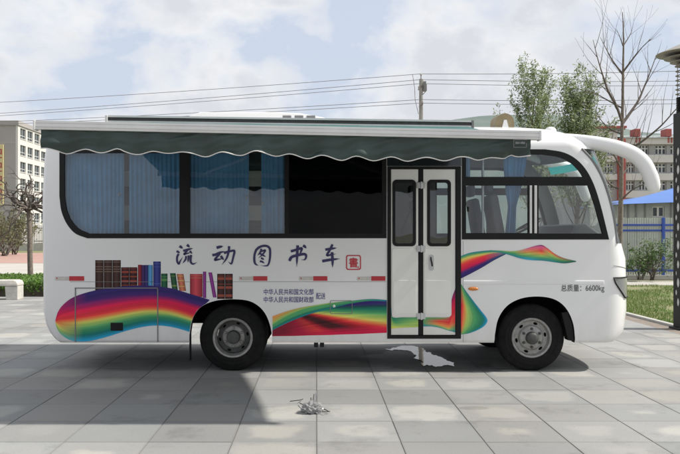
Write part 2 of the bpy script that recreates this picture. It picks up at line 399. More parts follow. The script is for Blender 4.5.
def G(px, py, z=0.0):                                   # photo pixel on the paving -> world x, y
    Y = F_PX * (1.6 - z) / (py - PY0); return ((px - PX0) * Y / F_PX, Y)
def at(px, py, Y):                                      # photo pixel at depth Y -> world point
    return Vector(((px - PX0) * Y / F_PX, Y, 1.6 + (PY0 - py) * Y / F_PX))
YS = 8.78                                               # near side of the bus
KB = YS / F_PX
def bp(px, py): return ((px - PX0) * KB, 1.6 + (PY0 - py) * KB)
def bps(l): return [bp(*p) for p in l]
def sidefn(u, v, w_): return (u, w_, v)
def rrect(x0, y0, x1, y1, r, n=5):                      # rounded rectangle (pixel or metre units)
    pts = []
    for cx, cy, a0 in ((x1 - r, y1 - r, 0), (x0 + r, y1 - r, 90), (x0 + r, y0 + r, 180), (x1 - r, y0 + r, 270)):
        for i in range(n + 1):
            a = R(a0 + 90 * i / n); pts.append((cx + r * math.cos(a), cy + r * math.sin(a)))
    return pts
def catmull(p, n=6):
    p = [Vector(q) for q in p]; q = [p[0] * 2 - p[1]] + p + [p[-1] * 2 - p[-2]]; out_ = []
    for i in range(1, len(q) - 2):
        for k in range(n):
            t = k / n; a, b, c, d = q[i - 1], q[i], q[i + 1], q[i + 2]
            out_.append(.5 * ((2 * b) + (c - a) * t + (2 * a - 5 * b + 4 * c - d) * t * t + (3 * b - a - 3 * c + d) * t ** 3))
    return out_ + [p[-1]]
def soft(pts, a, b, n=5):
    """smooth the run a..b of a pixel outline"""
    c = catmull([Vector((x, y, 0)) for x, y in pts[a:b + 1]], n)
    return pts[:a] + [(p.x, p.y) for p in c] + pts[b + 1:]
def lerp_tab(tab, x):
    if x <= tab[0][0]: return tab[0][1]
    for (a, va), (b, vb) in zip(tab, tab[1:]):
        if x <= b:
            t = (x - a) / (b - a)
            return va + (vb - va) * t if not isinstance(va, tuple) else tuple(p + (q - p) * t for p, q in zip(va, vb))
    return tab[-1][1]

# ================================================================== SETTING
def sheet(name, x0, x1, y0, y1, z, m, kind='structure', sub=1):
    mb = MB(); 
    xs = [x0 + (x1 - x0) * i / sub for i in range(sub + 1)]; ys = [y0 + (y1 - y0) * i / sub for i in range(sub + 1)]
    mb.add([(x, y, z) for y in ys for x in xs], [(j * (sub + 1) + i, j * (sub + 1) + i + 1, (j + 1) * (sub + 1) + i + 1, (j + 1) * (sub + 1) + i) for j in range(sub) for i in range(sub)])
    return build(name, mb, m, kind=kind, recalc=False)
sheet('ground', -2500, 2500, -800, 3500, -.06, M['earth'])
pav = sheet('pavement', -40, 6.2, -30, 19.4, -.006, M['joint'])
# paving slabs: the largest in view one by one, the others joined
tm = MB(); h = TILE / 2 - .0020; b_ = .0022
tm.add([(-h, -h, -.03), (h, -h, -.03), (h, h, -.03), (-h, h, -.03), (-h, -h, -b_), (h, -h, -b_), (h, h, -b_), (-h, h, -b_),
        (-h + b_, -h + b_, 0), (h - b_, -h + b_, 0), (h - b_, h - b_, 0), (-h + b_, h - b_, 0)],
       [(8, 9, 10, 11)] + [(i, (i + 1) % 4, 4 + (i + 1) % 4, 4 + i) for i in range(4)] + [(4 + i, 4 + (i + 1) % 4, 8 + (i + 1) % 4, 8 + i) for i in range(4)])
tile_me = bpy.data.meshes.new('paving_slab'); tile_me.from_pydata(tm.v, [], tm.f); tile_me.materials.append(M['tile'])
cells = []
for i in range(-20, 9):
    for j in range(-6, 30):
        cx, cy = (i + .5) * TILE, Y_OFF + (j + .5) * TILE
        vis = 0
        if cy > 4.5:
            px, py = PX0 + F_PX * cx / cy, PY0 + F_PX * 1.6 / cy
            half = .5 * TILE * F_PX / cy
            hid = 50 < px < 615 and py < 345
            if -half < px < 680 + half and py < 454 + 25 and not hid and cy < 15: vis = 1.0 / cy
        cells.append((vis, cx, cy))
cells.sort(reverse=True)
rest = MB()
for k, (vis, cx, cy) in enumerate(cells):
    dz = random.uniform(-.0015, .0012); rz = random.uniform(-.002, .002)
    if vis > 0 and k < 290:
        o = link('paving_slab', tile_me, pav, (cx, cy, dz)); o.rotation_euler = (random.uniform(-.0012, .0012), random.uniform(-.0012, .0012), rz)
    else:
        rest.add([(cx + x, cy + y, z + dz) for x, y, z in tm.v], tm.f)
build('paving_slab', rest, M['tile'], pav, recalc=False, kind='stuff')
# verge on the right, road and red paving on the left
sheet('lawn', 6.32, 60, 6, 24.2, -.02, M['lawn'])
sheet('path', 6.32, 60, 24.2, 26.2, -.016, M['road'])
mb = MB()
for k in range(18): mb.box(6.205, 6.318, 6 + k * 1.0 + .004, 7 + k * 1.0 - .004, -.05, .035)
build('kerb', mb, M['kerb'], bev=.008, kind='structure')
sheet('road', -90, 6.2, 25.6, 43, -.02, M['road'])
sheet('verge', -40, 6.2, 19.4, 25.6, -.03, M['lawn'])
sheet('brick_paving', -110, 20, 43, 68, -.015, M['brick'])
sheet('grass_verge', -120, 20, 68, 78, -.01, M['lawn'])
# hills
mb = MB(); nx = 90
for i in range(nx + 1):
    x = -1600 + 3200 * i / nx
    hgt = 122 + 62 * math.exp(-((x - 330) / 330) ** 2) + 14 * noise.noise(Vector((x * .003, 3.3, 0))) + 7 * noise.noise(Vector((x * .011, 7.1, 0)))
    for y, f in ((900, 0), (960, .45), (1050, .8), (1150, 1), (1400, 0)):
        mb.v.append((x, y + 20 * noise.noise(Vector((x * .01, f * 5, 2))), -1 + hgt * f))
for i in range(nx):
    for j in range(4): mb.f.append((i * 5 + j, (i + 1) * 5 + j, (i + 1) * 5 + j + 1, i * 5 + j + 1)); mb.m.append(0)
build('hills', mb, M['hill'], smooth=60, recalc=False, kind='structure')

# grass blades on the lawn
rg = random.Random(5); gm = MB()
for k in range(42000):
    y = rg.uniform(11, 24.1); x = 6.34 + (rg.random() ** 1.3) * 7
    if noise.noise(Vector((x * .8, y * .5, 1.3))) < -.28 + .25 * rg.random(): continue
    a = rg.uniform(0, PI); hh = rg.uniform(.03, .09); ww = .006
    dx, dy = math.cos(a) * ww, math.sin(a) * ww; lx, ly = rg.uniform(-.03, .03), rg.uniform(-.03, .03)
    gm.add([(x - dx, y - dy, -.02), (x + dx, y + dy, -.02), (x + lx, y + ly, -.02 + hh)], [(0, 1, 2)])
build('grass', gm, M['grass'], recalc=False, kind='stuff', label='short patchy spring grass on the verge behind the bus nose', cat='grass')

# ================================================================== BUS
YC, HW = 9.86, 1.08
bus = empty('library_bus', (0, YC, 0), 'white mobile library bus with rainbow ribbon print and green side awning', 'bus')
n_f, n_r = 2.6, 5.0
XS = [(.34, 3.30), (.5, 3.38), (1.2, 3.42), (1.55, 3.42), (2.1, 3.29), (2.3, 3.21), (2.47, 3.11), (2.63, 2.95), (2.72, 2.82), (2.8, 2.66), (2.87, 2.45), (2.92, 2.2), (2.95, 1.9), (2.962, 1.5)]
RAT = [(.34, .396), (.45, .408), (.7, .412), (1.0, .4118), (1.32, .4108), (1.6, .402), (2.14, .391), (2.63, .3695)]
XR = [(.34, -3.08), (.40, -3.15), (.5, -3.215), (.65, -3.26), (2.0, -3.275), (2.5, -3.25), (2.63, -3.23), (2.8, -3.14), (2.9, -2.95), (2.95, -2.6), (2.962, -2.2)]
HWT = [(.34, 1.06), (.375, 1.08), (2.63, 1.08), (2.70, 1.062), (2.77, 1.018), (2.83, .945), (2.88, .83), (2.92, .66), (2.945, .45), (2.958, .2), (2.962, .05)]
XCT = {}
def front_pt(z, th, ins):
    hw = max(.01, lerp_tab(HWT, z) - ins); xs = lerp_tab(XS, z) - ins * .3; xc = xc_at(z) - ins
    s_, c_ = math.sin(th), math.cos(th)
    return (xs + (xc - xs) * abs(c_) ** (2 / n_f), YC + hw * math.copysign(abs(s_) ** (2 / n_f), s_))
def xc_at(z):
    if z > 2.63:
        return lerp_tab([(2.63, xc_at(2.63)), (2.70, xc_at(2.63) - .06), (2.77, xc_at(2.63) - .16), (2.83, xc_at(2.63) - .28), (2.88, 3.05), (2.92, 2.85), (2.95, 2.5), (2.962, 2.1)], z)
    key = round(z, 4)
    if key not in XCT:
        r_ = lerp_tab(RAT, z); xs = lerp_tab(XS, z); hw = lerp_tab(HWT, z); lo, hi = xs, xs + 1.5
        for _ in range(40):
            mid = (lo + hi) / 2; best = 0
            for k in range(1, 60):
                th = -PI / 2 + PI / 2 * k / 60
                x = xs + (mid - xs) * math.cos(th) ** (2 / n_f); y = YC - hw * abs(math.sin(th)) ** (2 / n_f)
                best = max(best, x / y)
            if best > r_: hi = mid
            else: lo = mid
        XCT[key] = (lo + hi) / 2
    return XCT[key]
def hull(ins, zs, mi=0):
    """closed solid of horizontal slices"""
    mb = MB(); nf = 28; nr = 16; rings = []
    for z in zs:
        ring = []
        for k in range(nf + 1):
            th = -PI / 2 + PI * k / nf
            th = -PI / 2 + PI * (0.5 - .5 * math.cos(PI * k / nf)) * .5 + PI * (k / nf) * .5
            ring.append(front_pt(z, th, ins))
        hw = max(.01, lerp_tab(HWT, z) - ins); xr = lerp_tab(XR, z) + ins; xrs = xr + .22
        for k in range(nr + 1):
            th = PI / 2 - PI * k / nr; s_, c_ = math.sin(th), math.cos(th)
            ring.append((xrs - (xrs - xr) * abs(c_) ** (2 / n_r), YC + hw * math.copysign(abs(s_) ** (2 / n_r), s_)))
        rings.append([(x, y, z) for x, y in ring])
    n = len(rings[0])
    for ring in rings: mb.v += ring
    for i in range(len(rings) - 1):
        for j in range(n): mb.f.append((i * n + j, i * n + (j + 1) % n, (i + 1) * n + (j + 1) % n, (i + 1) * n + j))
    mb.f.append(tuple(reversed(range(n)))); mb.f.append(tuple(range((len(rings) - 1) * n, len(rings) * n)))
    mb.m = [mi] * len(mb.f)
    return mb
ZS = [.34, .355, .375, .45, .55, .7, .85, 1.0, 1.15, 1.32, 1.5, 1.6, 1.75, 1.9, 2.05, 2.2, 2.32, 2.42, 2.5, 2.57, 2.63, 2.67, 2.70, 2.735, 2.77, 2.80, 2.83, 2.855, 2.88, 2.90, 2.92, 2.935, 2.945, 2.953, 2.958, 2.962]
def temp(mb, m):
    me = bpy.data.meshes.new('cutter'); me.from_pydata(mb.v, [], mb.f); me.materials.append(m)
    bm = bmesh.new(); bm.from_mesh(me); bmesh.ops.recalc_face_normals(bm, faces=bm.faces); bm.to_mesh(me); bm.free()
    o = bpy.data.objects.new('cutter', me); COL.objects.link(o); return o
def boolean(o, cutters, op='DIFFERENCE'):
    for c in cutters:
        md = o.modifiers.new('b', 'BOOLEAN'); md.operation = op; md.solver = 'EXACT'; md.object = c
        try: md.material_mode = 'TRANSFER'
        except Exception: pass
    dg = bpy.context.evaluated_depsgraph_get()
    me = bpy.data.meshes.new_from_object(o.evaluated_get(dg))
    for c in cutters: bpy.data.objects.remove(c)
    bpy.data.objects.remove(o)
    return me
def prism(poly, y0, y1): return MB().plate(poly, [], sidefn, y0, y1)

rear_open = bps(soft([(62, 151), (62, 196), (64, 210), (69, 222), (77, 231), (88, 236), (384, 236), (384, 151)], 1, 5))
front_open = bps(soft([(464, 151), (545, 151.5), (561, 154), (573, 160), (583, 170), (591, 185), (598, 206), (606, 237), (464, 237)], 1, 7))
door_open = bps([(388.5, 166.5), (459, 166.5), (459, 338), (388.5, 338)])
arch_r = bps(soft([(189, 352), (189.5, 335), (192, 321), (197, 311), (205, 304.5), (218, 300.3), (235, 299.3), (249, 301), (259, 306.5), (266, 315), (270.5, 327), (272, 338), (272, 352)], 1, 11))
arch_f = bps(soft([(494, 352), (494.8, 335), (497.5, 321), (503, 310.5), (511, 303), (523, 298), (538, 296.5), (552, 298.5), (562, 304), (569, 313), (573.5, 325), (575, 338), (575, 352)], 1, 11))
ALINE = [(3.52, 1.50), (3.485, 1.8), (3.41, 2.1), (3.33, 2.3), (3.23, 2.47), (3.10, 2.61)]
screen_poly = ALINE + [(5, 2.61), (5, 1.50)]
cav = hull(.05, [.98, 1.2, 1.5, 1.8, 2.1, 2.3, 2.47, 2.6, 2.7, 2.78, 2.84, 2.88])
# cut the far window opening well away from the near cuts
body_o = temp(hull(0, ZS), M['paint'])
cut = [temp(cav, M['inner']), temp(prism(rear_open, 8.5, 9.2), M['black']), temp(prism(front_open, 8.4, 11.4), M['black']),
       temp(prism(door_open, 8.5, 8.86), M['black']), temp(prism(arch_r, 8.3, 11.4), M['under']), temp(prism(arch_f, 8.3, 11.4), M['under']), temp(prism(screen_poly, 8.0, 12.0), M['black']), temp(MB().box(-2.93, 3.12, 8.90, 10.82, 0, .91), M['under'])]
me = boolean(body_o, cut)
def finish(me, name, parent, sharp=35, wn_=True):
    me.shade_smooth(); me.set_sharp_from_angle(angle=R(sharp))
    o = bpy.data.objects.new(name, me); COL.objects.link(o); WL[o.name] = Vector((0, 0, 0))
    if wn_:
        md = o.modifiers.new('wn', 'WEIGHTED_NORMAL'); md.keep_sharp = True; md.weight = 80
        dg = bpy.context.evaluated_depsgraph_get(); me2 = bpy.data.meshes.new_from_object(o.evaluated_get(dg)); o.modifiers.clear(); o.data = me2
    o.parent = parent; o.location = -WL[parent.name]
    return o
body = finish(me, 'body', bus)

# windscreen
g1 = temp(hull(.006, ZS[8:24]), M['glass'])
me = boolean(g1, [temp(prism(screen_poly, 8.0, 12.0), M['glass'])], 'INTERSECT')
o_ = bpy.data.objects.new('tmp', me); COL.objects.link(o_)
me = boolean(o_, [temp(hull(.016, ZS[6:26]), M['glass'])], 'DIFFERENCE')
ws = finish(me, 'windscreen', bus)
for sgn in (-1, 1):
    pts = []
    for x, z in [(ALINE[0][0] + (ALINE[i][0] - ALINE[0][0]), ALINE[i][1]) for i in range(len(ALINE))]:
        xs, xc, hw = lerp_tab(XS, z), xc_at(z), lerp_tab(HWT, z)
        q = min(1, max(0, (x - xs) / (xc - xs))); y = hw * (1 - q ** n_f) ** (1 / n_f)
        pts.append((x, YC + sgn * (y + .004), z))
    build('windscreen_seal', MB().tube(catmull(pts, 4), .014, 8), M['greytrim'], bus, smooth=60)
# teal sun film inside the top of the windscreen
mb = MB(); ths = [(-PI / 2 + PI * k / 24) for k in range(5, 20)]
for z in (2.46, 2.51, 2.56):
    for th in ths: x, y = front_pt(z, th, .03); mb.v.append((x, y, z))
k = len(ths)
for j in range(2):
    for i in range(k - 1): mb.f.append((j * k + i, j * k + i + 1, (j + 1) * k + i + 1, (j + 1) * k + i)); mb.m.append(0)
build('sun_film', mb, M['teal'], bus, recalc=False, smooth=60)

# ---- side windows
def window(name, outer, panes, glasses, y0, y1, yg, par, gm_=None):
    fr = build(name, MB().plate(outer, panes, sidefn, y0, y1), M['black'], par)
    for p in glasses:
        build('pane', MB().add([(u, yg, v) for u, v in p], [tuple(range(len(p)))]), gm_ or M['glass'], fr, recalc=False)
    return fr
pane1 = bps(soft([(64.5, 153), (64.5, 196), (66.5, 209), (71, 220), (78.5, 228.5), (89, 233.5), (179.5, 233.5), (179.5, 153)], 1, 5))
pane2 = bps([(190, 153), (284.5, 153), (284.5, 233.5), (190, 233.5)])
pane3 = bps([(289, 153), (382, 153), (382, 233.5), (289, 233.5)])
outer = bps(soft([(59.5, 149), (59.5, 196), (61.5, 211), (67, 224), (75.5, 233.5), (87.5, 238.3), (386.5, 238.3), (386.5, 149)], 1, 5))
wr = window('side_window', outer, [pane1, pane2, pane3], [pane1, pane2], YS - .005, YS + .03, YS + .012, bus, M['sideglass'])
build('dark_pane', MB().add([(u, YS + .012, v) for u, v in pane3], [tuple(range(4))]), M['darkglass'], wr, recalc=False)
outer = bps(soft([(461.8, 149), (545, 149.3), (562, 152), (574.5, 158), (585, 168.5), (593.5, 184), (600.5, 205.5), (609, 239.5), (461.8, 239.5)], 1, 7))
up = bps(soft([(466, 154), (542, 154.5), (558, 156.8), (569.5, 161.5), (578.5, 170), (583, 176.8), (466, 176.8)], 1, 5))
lowl = bps([(466, 185.5), (528, 185.5), (528, 233), (466, 233)]); lowr = bps([(538.5, 185.5), (588, 185.5), (595, 206), (602.5, 233.5), (538.5, 233.5)])
wf = window('cab_window', outer, [up, lowl, lowr], [up, lowl, lowr], YS - .005, YS + .03, YS + .012, bus, M['sideglass'])
for a, b2 in ((529.5, 531.8), (534.2, 536.8)):
    x0, z1 = bp(a, 185.5); x1, z0 = bp(b2, 233.3)
    build('slider_rail', MB().box(x0, x1, YS - .010, YS + .005, z0, z1), M['alu'], wf, bev=.003)
for px in (468.2, 597.5):
    x, z = bp(px, 209); build('window_catch', MB().box(x - .012, x + .012, YS - .004, YS + .02, z - .03, z + .03), M['black'], wf, bev=.006)
window('cab_window', [(u, v) for u, v in outer], [up, lowl, lowr], [up, lowl, lowr], 2 * YC - YS - .03, 2 * YC - YS + .005, 2 * YC - YS - .012, bus)
# black header above the door
build('header_panel', MB().plate(bps([(387, 149), (461.3, 149), (461.3, 166), (387, 166)]), [], sidefn, YS - .004, YS + .03), M['blackgloss'], bus)

# ---- curtains
def curtain(x0, x1, z0, z1, y, period=.05, amp=.013, pinch=None, ph=0.0):
    mb = MB(); nx_ = max(12, int((x1 - x0) / .0065)); nz_ = 14; rc = random.Random(int(x0 * 1000))
    for j in range(nz_ + 1):
        v = j / nz_; z = z1 + (z0 - z1) * v
        for i in range(nx_ + 1):
            u = i / nx_; x = x0 + (x1 - x0) * u
            if pinch: xm = pinch[0] + (pinch[1] - pinch[0]) * v; f = lerp_tab(pinch[2], v); x = xm + (u - .5) * (x1 - x0) * f
            p_ = u * (x1 - x0) / period * 2 * PI + 2.6 * noise.noise(Vector((u * (x1 - x0) * 7, ph, v * .4))) + 1.4 * math.sin(u * 9 + ph) + .5 * math.sin(v * 3 + u * 4)
            mb.v.append((x, y + amp * math.sin(p_) * (.6 + .4 * v) + .004 * math.sin(v * 7 + u * 13), z))
    for j in range(nz_):
        for i in range(nx_):
            a = j * (nx_ + 1) + i; mb.f.append((a, a + 1, a + nx_ + 2, a + nx_ + 1)); mb.m.append(0)
    return build('curtain', mb, M['curtain'], bus, smooth=180, recalc=False)
for a, b2 in ((60.5, 122), (127.3, 182), (187, 248.2), (260.8, 287)):
    x0, z1 = bp(a, 149); x1, z0 = bp(b2, 236); curtain(x0, x1, z0, z1, YS + .085, ph=a)
xa, z1 = bp(505, 149); xb, z0 = bp(531, 236)
xt, _ = bp(518, 149); xe, _ = bp(512, 236)
curtain(xa, xb, z0 - .04, z1, YS + .10, .055, .02, (xt, xe, [(0, .95), (.25, .80), (.5, .52), (.62, .30), (.8, .34), (1, .42)]))
xa, _ = bp(464, 150); xb, _ = bp(472, 150); curtain(xa, xb, bp(0, 178)[1], z1, YS + .10, .04, .012)
# curtain ties
for px, py in ((246.5, 197), (262.5, 203), (118, 194)):
    x, z = bp(px, py)
    build('curtain_tie', MB().tube([(x - .012, YS + .065, z - .02), (x, YS + .06, z + .01), (x + .014, YS + .065, z + .012)], .009, 6), M['greytrim'], bus, smooth=60)

# bookcase standing behind the curtain gaps
bc = MB(); rbook = random.Random(3)
bx0, bx1 = -3.0, .8
bc.box(bx0, bx1, 9.32, 9.35, 1.0, 2.7)
for z in (1.35, 1.72, 2.08, 2.44): bc.box(bx0, bx1, 9.10, 9.319, z, z + .025)
bcase = build('bookcase', bc, M['dash'], bus)
for px0, px1 in ((121.5, 128), (246, 262)):
    for y0_, y1_ in ((171, 186.5), (205.5, 220.5)):
        a = at(px0, y0_, 9.08); c = at(px1, y1_, 9.08)
        build('shelf_front', MB().box(a.x - .02, c.x + .02, 9.07, 9.095, c.z, a.z), M['cream'], bcase, bev=.003)

# ---- cab interior
build('cab_floor', MB().box(-3.1, 3.4, 8.86, 10.85, .985, 1.02), M['greytrim'], bus)
d_ = MB().plate([(3.02, 1.10), (3.02, 1.60), (3.08, 1.72), (3.22, 1.74), (3.42, 1.60), (3.46, 1.10)], [], sidefn, 9.0, 10.72)
build('dashboard', d_, M['dash'], bus, bev=.02, smooth=40)
st = MB(); cst = Vector((2.88, 10.3, 1.72)); ax_t = R(60)
ring = [(cst.x + .21 * math.cos(t) * math.sin(ax_t), cst.y + .21 * math.sin(t), cst.z + .21 * math.cos(t) * math.cos(ax_t)) for t in [2 * PI * i / 28 for i in range(29)]]
st.tube(ring, .016, 8, cap=False)
for t in (0, 2.1, 4.2): st.tube([cst, (cst.x + .21 * math.cos(t) * math.sin(ax_t), cst.y + .21 * math.sin(t), cst.z + .21 * math.cos(t) * math.cos(ax_t))], .012, 6)
st.tube([cst, (3.08, 10.3, 1.5)], .03, 8)
build('steering_wheel', st, M['black'], bus, smooth=60)
def seat(x, y):
    s_ = MB(); s_.box(x - .22, x + .24, y - .23, y + .23, 1.36, 1.48)
    ob = build('seat', s_, M['seat'], bus, bev=.03, smooth=50)
    q = MB().plate([(x - .24, 1.45), (x - .12, 1.45), (x - .24, 2.08), (x - .29, 2.10), (x - .34, 2.06)], [], sidefn, y - .22, y + .22)
    build('backrest', q, M['seat'], ob, bev=.03, smooth=50)
    build('headrest', MB().box(x - .36, x - .27, y - .13, y + .13, 2.12, 2.28), M['seat'], ob, bev=.03, smooth=50)
    build('seat_base', MB().box(x - .15, x + .18, y - .16, y + .16, 1.02, 1.36), M['greytrim'], ob)
seat(2.42, 10.30); seat(2.42, 9.25); seat(1.62, 10.3)
build('grab_rail', MB().tube([(2.0, 9.05, 1.02), (2.0, 9.05, 2.75)], .016, 8), M['steel'], bus, smooth=60)

# ---- door
build('door_frame', MB().plate(bps([(387.3, 166.4), (460.8, 166.4), (460.8, 338.6), (387.3, 338.6)]), [bps([(390.6, 168.6), (455.8, 168.6), (455.8, 335.6), (390.6, 335.6)])], sidefn, YS - .012, YS + .05), M['black'], bus)
build('door_post', MB().box(bp(418.6, 0)[0], bp(423, 0)[0], YS + .0, YS + .05, bp(0, 335)[1], bp(0, 169)[1]), M['black'], bus)
def leaf(px0, px1, gx0, gx1):
    hole = bps(rrect(gx0, 180, gx1, 246, 4))
    lf = build('door', MB().plate(bps([(px0, 169.2), (px1, 169.2), (px1, 335), (px0, 335)]), [hole], sidefn, YS + .002, YS + .045), M['door_paint'], bus, bev=.003)
    g_in = bps(rrect(gx0 + 2.6, 182.6, gx1 - 2.6, 243.4, 2.6))
    build('window_gasket', MB().plate(bps(rrect(gx0 - .3, 179.7, gx1 + .3, 246.3, 4.2)), [g_in], sidefn, YS - .006, YS + .03), M['black'], lf)
    build('pane', MB().add([(u, YS + .012, v) for u, v in g_in], [tuple(range(len(g_in)))]), M['sideglass'], lf, recalc=False)
    build('raised_panel', MB().plate(bps(rrect(px0 + 1.0, 249, px1 - .6 - (3.4 if px0 > 420 else 0), 316.5, 2.4)), [], sidefn, YS - .006, YS + .01), M['door_paint'], lf, bev=.003)
    build('pressed_panel', MB().plate(bps(rrect(px0 + 2.4, 280.5, px1 - 2.2 - (3.4 if px0 > 420 else 0), 313.5, 2)), [], sidefn, YS - .0105, YS), M['door_paint'], lf, bev=.004)
    return lf
lf1 = leaf(391, 418.3, 392.7, 415.7); lf2 = leaf(423.3, 455.4, 427.4, 450.6)
for py in (185.3, 248.8, 316.2):
    x0, z1 = bp(416.8, py - 3); x1, z0 = bp(425.4, py + 3)
    hg = build('hinge', MB().box(x0, x1, YS - .02, YS + .01, z0, z1), M['steel'], bus, bev=.003)
    xm = (x0 + x1) / 2
    build('hinge_pin', MB().tube([(xm, YS - .022, z0 - .006), (xm, YS - .022, z1 + .006)], .011, 10), M['steel'], hg, smooth=60)
x, z = bp(431.3, 262.3)
hp = build('handle_plate', MB().plate(bps(rrect(428.8, 254.5, 433.8, 270.5, 2.3)), [], sidefn, YS - .012, YS), M['steel'], lf2, bev=.003)
build('handle', MB().tube([(x - .006, YS - .014, z + .06), (x - .006, YS - .03, z + .03), (x + .004, YS - .028, z - .01), (x + .010, YS - .016, z - .045)], .008, 8), M['black'], lf2, smooth=60)
# folding-door rails glimpsed through the left door pane
build('door_rail', MB().tube([(1.0, YS + .12, 1.62), (1.13, YS + .12, 1.95)], .012, 8), M['black'], bus, smooth=60)

# ---- printed graphics
def strip(name, top, bot, stations, y, nu=60, nv=26, parent=bus, axis='x', streak=.16, seed=1, colfn=None, clip=None):
    """ribbon between two pixel curves; stations: (u, [(v, colour)...])"""
    top = catmull([Vector((a, b, 0)) for a, b in top], 10); bot = catmull([Vector((a, b, 0)) for a, b in bot], 10)
    def par(c, u):
        k = u * (len(c) - 1); i = min(int(k), len(c) - 2); return c[i].lerp(c[i + 1], k - i)
    mb = MB()
    for i in range(nu + 1):
        u = i / nu; a, b = par(top, u), par(bot, u)
        k0 = max([s for s in stations if s[0] <= u + 1e-6], key=lambda s: s[0]); k1 = min([s for s in stations if s[0] >= u - 1e-6], key=lambda s: s[0])
        f = 0 if k1[0] == k0[0] else (u - k0[0]) / (k1[0] - k0[0])
        for j in range(nv + 1):
            v = j / nv; p = a.lerp(b, v)
            c = tuple(x_ + (y_ - x_) * f for x_, y_ in zip(lerp_tab(k0[1], v), lerp_tab(k1[1], v)))
            if clip: p = Vector((min(p.x, lerp_tab(clip, p.y)), p.y, 0))
            if colfn: c = colfn(p.x, p.y, u, v)
            g = 1 + streak * noise.noise(Vector((u * 1.6 + seed, v * 16, seed))) + 1.3 * streak * noise.noise(Vector((u * 1.1 + seed, v * 38, seed + 5)))
            x, z = bp(p.x, p.y); mb.v.append((x, y, z)); mb.c.append(tuple(max(0, q * g) for q in c))
    for i in range(nu):
        for j in range(nv):
            a = i * (nv + 1) + j; mb.f.append((a, a + nv + 1, a + nv + 2, a + 1)); mb.m.append(0)
    return build(name, mb, M['print'], parent, recalc=False)
NAVY, PURP, MAG, CRIM, RED, ORG, YEL, LIME, GRN, DGRN, TEAL, BLUE, DRK, PINK = (.045, .030, .17), (.09, .028, .18), (.46, .03, .17), (.76, .02, .085), (.86, .06, .06), (.88, .30, .09), (.80, .72, .16), (.42, .62, .15), (.10, .40, .16), (.02, .22, .14), (.02, .25, .33), (.03, .40, .70), (.06, .018, .022), (.80, .14, .32)
rb = [(0, NAVY), (.10, NAVY), (.19, PURP), (.27, MAG), (.36, CRIM), (.50, RED), (.56, ORG), (.60, YEL), (.65, LIME), (.73, GRN), (.84, DGRN), (.92, TEAL), (1, BLUE)]
rl = [(0, MAG), (.25, CRIM), (.5, RED), (.68, ORG), (.8, YEL), (.9, LIME), (1, GRN)]
rm = [(0, NAVY), (.12, NAVY), (.22, PURP), (.29, MAG), (.36, CRIM), (.51, RED), (.57, ORG), (.61, YEL), (.66, LIME), (.74, GRN), (.85, DGRN), (.93, TEAL), (1, BLUE)]
rr_ = [(0, NAVY), (.12, NAVY), (.22, PURP), (.34, CRIM), (.48, CRIM), (.56, RED), (.62, ORG), (.66, YEL), (.72, GRN), (.80, DGRN), (.88, TEAL), (1, BLUE)]
strip('ribbon_print', [(55.5, 320), (58, 312), (63, 305), (72, 298), (85, 293), (100, 289.5), (118, 287), (138, 285.6), (155, 286), (172, 288.5), (181, 291), (190, 293.8), (209.5, 299.7)],
      [(55.7, 323), (57, 328), (61, 334), (69, 339.5), (80, 341.5), (92, 340.5), (108, 336.5), (124, 331.5), (142, 327), (158, 325.5), (174, 327.5), (190.2, 332), (209, 337)], [(0, rl), (.12, rl), (.35, rb), (.6, rm), (1, rr_)], YS - .0035, 110, 44, seed=2, clip=[(299, 212), (300.6, 209.2), (303.6, 206), (305.3, 203), (308, 199.5), (311, 196.6), (316, 193.7), (321, 191.6), (328, 190), (335, 189)])
fan_ramp = [(-.06, NAVY), (-.025, (.02, .10, .10)), (.0, DGRN), (.045, GRN), (.085, LIME), (.125, YEL), (.15, ORG), (.185, RED), (.23, (.40, .02, .03)), (.30, DRK), (.42, (.09, .015, .02)), (.5, (.5, .02, .04)), (.62, RED), (1.2, CRIM)]
def fan(px, py, u, v):
    sl = (py - 309.0 + .5 * noise.noise(Vector((py * .9, px * .02, 3)))) / max(8.0, px - 284.0); c = lerp_tab(fan_ramp, sl)
    k = min(1, max(0, (v - .72) / .25)) * min(1, max(0, (px - 285) / 40)); c = tuple(a + (b - a) * k for a, b in zip(c, CRIM))
    k = min(1, max(0, (330 - px) / 45)) * .75; return tuple(a + (b - a) * k * (1 - max(0, (v - .8) * 3) * .6) for a, b in zip(c, DRK))
strip('ribbon_print', [(272.6, 330), (291, 321.3), (311.5, 313.4), (330, 308.6), (342, 305.2), (359, 302.2), (372, 300.8), (386.8, 301.2)],
      [(272.4, 336.2), (291, 336), (311.5, 335.4), (330, 335), (342, 334.5), (359, 334), (372, 333.4), (386.8, 332.8)], [(0, rb), (1, rb)], YS - .0032, 90, 50, streak=.25, seed=5, colfn=fan)
gb = [(0, LIME), (.2, GRN), (.5, GRN), (.75, DGRN), (1, TEAL)]
strip('ribbon_print', [(272.6, 323.5), (286.8, 315), (305, 307.8), (330, 303), (352.6, 300.6), (371, 299), (386.8, 300)], [(272.6, 330.2), (289, 322), (311.5, 313.6), (330, 308.8), (352.6, 303.3), (371, 301), (386.8, 301.4)],
      [(0, gb), (.5, gb), (.75, [(0, TEAL), (.4, GRN), (1, DGRN)]), (1, [(0, TEAL), (1, TEAL)])], YS - .0038, 70, 16, seed=6)
strip('ribbon_print', [(272.6, 316.3), (287, 311.2), (303, 307.2), (330, 302.8)], [(272.6, 323.7), (286.8, 315.2), (305, 308), (330, 303.2)], [(0, [(0, ORG), (.5, (.8, .45, .12)), (1, LIME)]), (1, [(0, LIME), (1, GRN)])], YS - .0035, 40, 12, seed=7)
YD = YS - .0005
